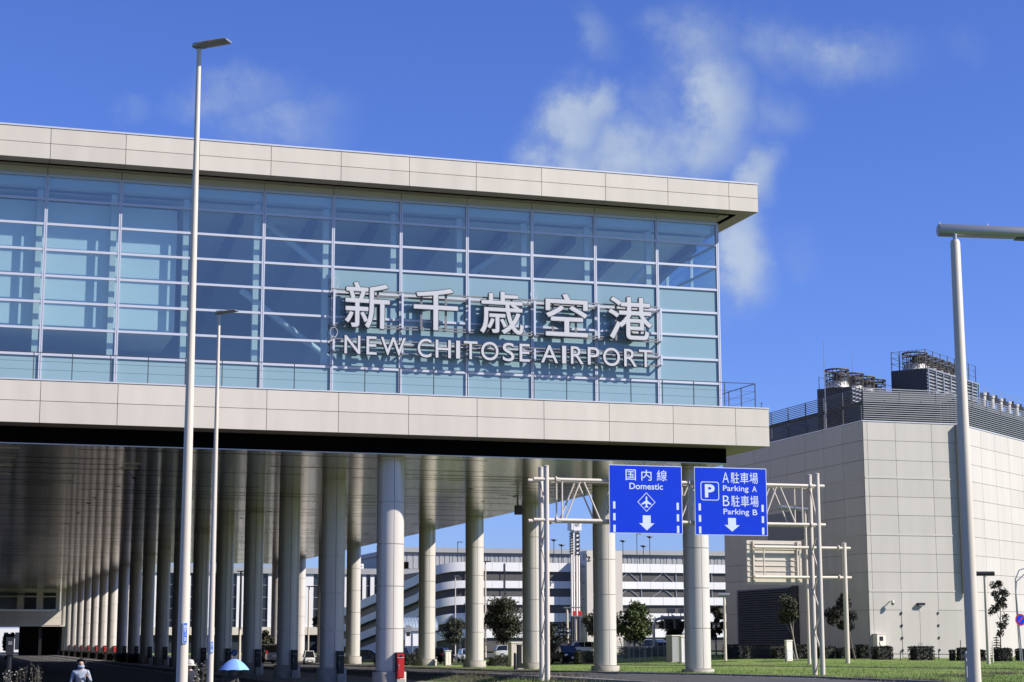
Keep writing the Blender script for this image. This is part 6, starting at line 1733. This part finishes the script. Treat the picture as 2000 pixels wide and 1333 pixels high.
hp_ = Matrix.Rotation(o.rotation_euler.z, 4, 'Z') @ (Vector((.12, -.27, 1.22)) * k) + b - um_c
mb = MB(); mb.tube([(0, 0, rise + .06), hp_, hp_ * 1.18], .011, 8); mb.build('shaft', M_rail, U)
# person in white hat half hidden by the nearest lamp pole
b = onground(372, 52); Hp = P(370, 1288, dist=52).z - b.z - .05
o, k = person('person in white sun hat and navy top half hidden behind the nearest lamp pole', b, yaw_to_cam(b, math.pi + .3), Hp, M_navy, M_grey, 'down')
hair(o, k, False)
mb = MB(); mb.lathe([(.175, 1.50), (.17, 1.515), (.115, 1.535), (.112, 1.60), (.085, 1.65), (.03, 1.665)], (0, 0, 0), 22); mb.v = [(x * k, y * k, z * k) for x, y, z in mb.v]; mb.build('hat', M_hat, o, smooth=True)

# ------------------------------------------------------------------ weeds and grass blades
def weed(label, px, dist, pyt, wpx, seed, n_=26):
    b = onground(px, dist); H_ = P(px, pyt, dist=dist).z - b.z; w = wpx * mpp(b); rng = random.Random(seed)
    o = thing('weed_clump', label, 'weeds', b, group='weeds in the foreground')
    sb_ = MB(); lb = MB(); fb = MB()
    for i in range(n_):
        x, y = rng.uniform(-w / 2, w / 2), rng.uniform(-.4, .4); h_ = H_ * rng.uniform(.55, 1.02); dx, dy = rng.uniform(-.12, .12), rng.uniform(-.12, .12)
        sb_.tube([(x, y, -.05), (x + dx * .4, y + dy * .4, h_ * .5), (x + dx, y + dy, h_)], [.008, .006, .003], 4)
        for j in range(34):
            t = rng.uniform(.25, 1) ; p = Vector((x + dx * t, y + dy * t, h_ * t)); a = rng.uniform(0, 6.28); d = Vector((math.cos(a), math.sin(a), rng.uniform(-.2, .6))).normalized(); s = d.cross(Vector((0, 0, 1))).normalized() * .014; L_ = rng.uniform(.05, .12)
            lb.add([p, p + d * L_ * .5 + s, p + d * L_, p + d * L_ * .5 - s], [(0, 1, 2, 3)])
        for j in range(9):
            p = Vector((x + dx + rng.gauss(0, .035), y + dy + rng.gauss(0, .035), h_ + rng.gauss(-.06, .07))); s = rng.uniform(.010, .022); a = Vector((rng.uniform(-1, 1), rng.uniform(-1, 1), rng.uniform(-1, 1))).normalized(); q = a.cross(Vector((.2, .5, 1))).normalized()
            fb.add([p - a * s, p + q * s, p + a * s, p - q * s], [(0, 1, 2, 3)])
    sb_.build('stem', M_dry, o); lb.build('foliage', M_weed, o); fb.build('flower', M_weedf, o)
weed('pale flowering weeds at the bottom left in front of the shaded road', 38, 47, 1303, 56, 1, 30)
weed('greener flowering weeds right of the pale clump at bottom left', 74, 47, 1296, 20, 2, 16)
weed('pale weeds at the bottom between the two foreground lamp poles', 388, 46, 1299, 34, 3, 22)
def road_cut(px, py):
    def at(tab):
        tb = sorted(tab)
        for (a, va), (c, vc) in zip(tb, tb[1:]):
            if a <= px <= c: return va + (vc - va) * (px - a) / (c - a)
        return None
    f_, n_ = at(far_e), at(near_e)
    return f_ is not None and n_ is not None and f_ - .8 < py < n_ + .8
rng = random.Random(99); gb_ = MB(); db = MB(); cnt = 0
while cnt < 30000:
    px, py = rng.uniform(770, 2040), 1284 + 60 * rng.random() ** .8
    if road_cut(px, py): continue
    q = gp(px, py)
    if q.y > 100 or (q.x > PX - .4 and q.y > PY - 1) : continue
    if ((q.x - ROWF) ** 2 < 1.1 and any(abs(q.y - CY0 - CP * kk) < 1.1 for kk in range(6))): continue
    m_ = mpp(q)
    for _ in range(3):
        x, y = q.x + rng.gauss(0, .25), q.y + rng.gauss(0, .8); a = rng.uniform(0, 6.28); h_ = rng.uniform(.05, .15); l_ = rng.uniform(.02, .09); z = g(x, y); w = .012
        gb_.add([(x - w * math.cos(a), y - w * math.sin(a), z - .02), (x + w * math.cos(a), y + w * math.sin(a), z - .02), (x + l_ * math.sin(a), y + l_ * math.cos(a), z + h_)], [(0, 1, 2)])
        cnt += 1
tag(gb_.build('grass', M_blade), kind='stuff')
# taller dry tufts along the kerbs and round the column feet
def tuft(mb, x, y, h_, n_, sp):
    for _ in range(n_):
        a = rng.uniform(0, 6.28); xx, yy = x + rng.gauss(0, sp), y + rng.gauss(0, sp); l_ = rng.uniform(.05, .2); z = g(xx, yy); w = .012; hh = h_ * rng.uniform(.5, 1.2)
        mb.add([(xx - w * math.cos(a), yy - w * math.sin(a), z - .02), (xx + w * math.cos(a), yy + w * math.sin(a), z - .02), (xx + l_ * math.sin(a), yy + l_ * math.cos(a), z + hh)], [(0, 1, 2)])
for i in range(0, len(fine)):
    (A, B) = fine[i]
    d = Vector((B[0] - A[0], B[1] - A[1])).normalized()
    for _ in range(3):
        if B[1] < 60 and B[0] > -20: tuft(db, B[0] + d.x * rng.uniform(.2, 1.2) + rng.uniform(-1.5, 1.5), B[1] + d.y * rng.uniform(.2, 1.2), rng.uniform(.1, .28), 26, .35)
        if A[0] > -16: tuft(db, A[0] - d.x * rng.uniform(.2, .9) + rng.uniform(-1.5, 1.5), A[1] - d.y * rng.uniform(.2, .9), rng.uniform(.08, .2), 18, .3)
for a_, b_ in zip(pts_path, pts_path[1:]):
    for _ in range(46):
        t = rng.random(); tuft(db, a_.x + (b_.x - a_.x) * t, a_.y + (b_.y - a_.y) * t + rng.gauss(0, .35), rng.uniform(.05, .16), 14, .25)
for k in range(7):
    for _ in range(14):
        a = rng.uniform(0, 6.28); tuft(db, ROWF + 1.15 * math.cos(a), CY0 + CP * k + 1.15 * math.sin(a), rng.uniform(.08, .25), 12, .12)
for (px, py, s) in ((905, 1322, 2.0), (990, 1323, 1.6), (1100, 1322, .8), (840, 1319, 1.2), (1735, 1331, 1.6), (1800, 1330, 1.2), (1880, 1322, .9), (1963, 1317, 1.0), (1690, 1329, 1.0)):
    q = gp(px, py)
    for _ in range(30): tuft(db, q.x + rng.gauss(0, s * .5), q.y + rng.gauss(0, s), rng.uniform(.1, .28), 16, .2)
tag(db.build('dry_grass', M_dry), kind='stuff')
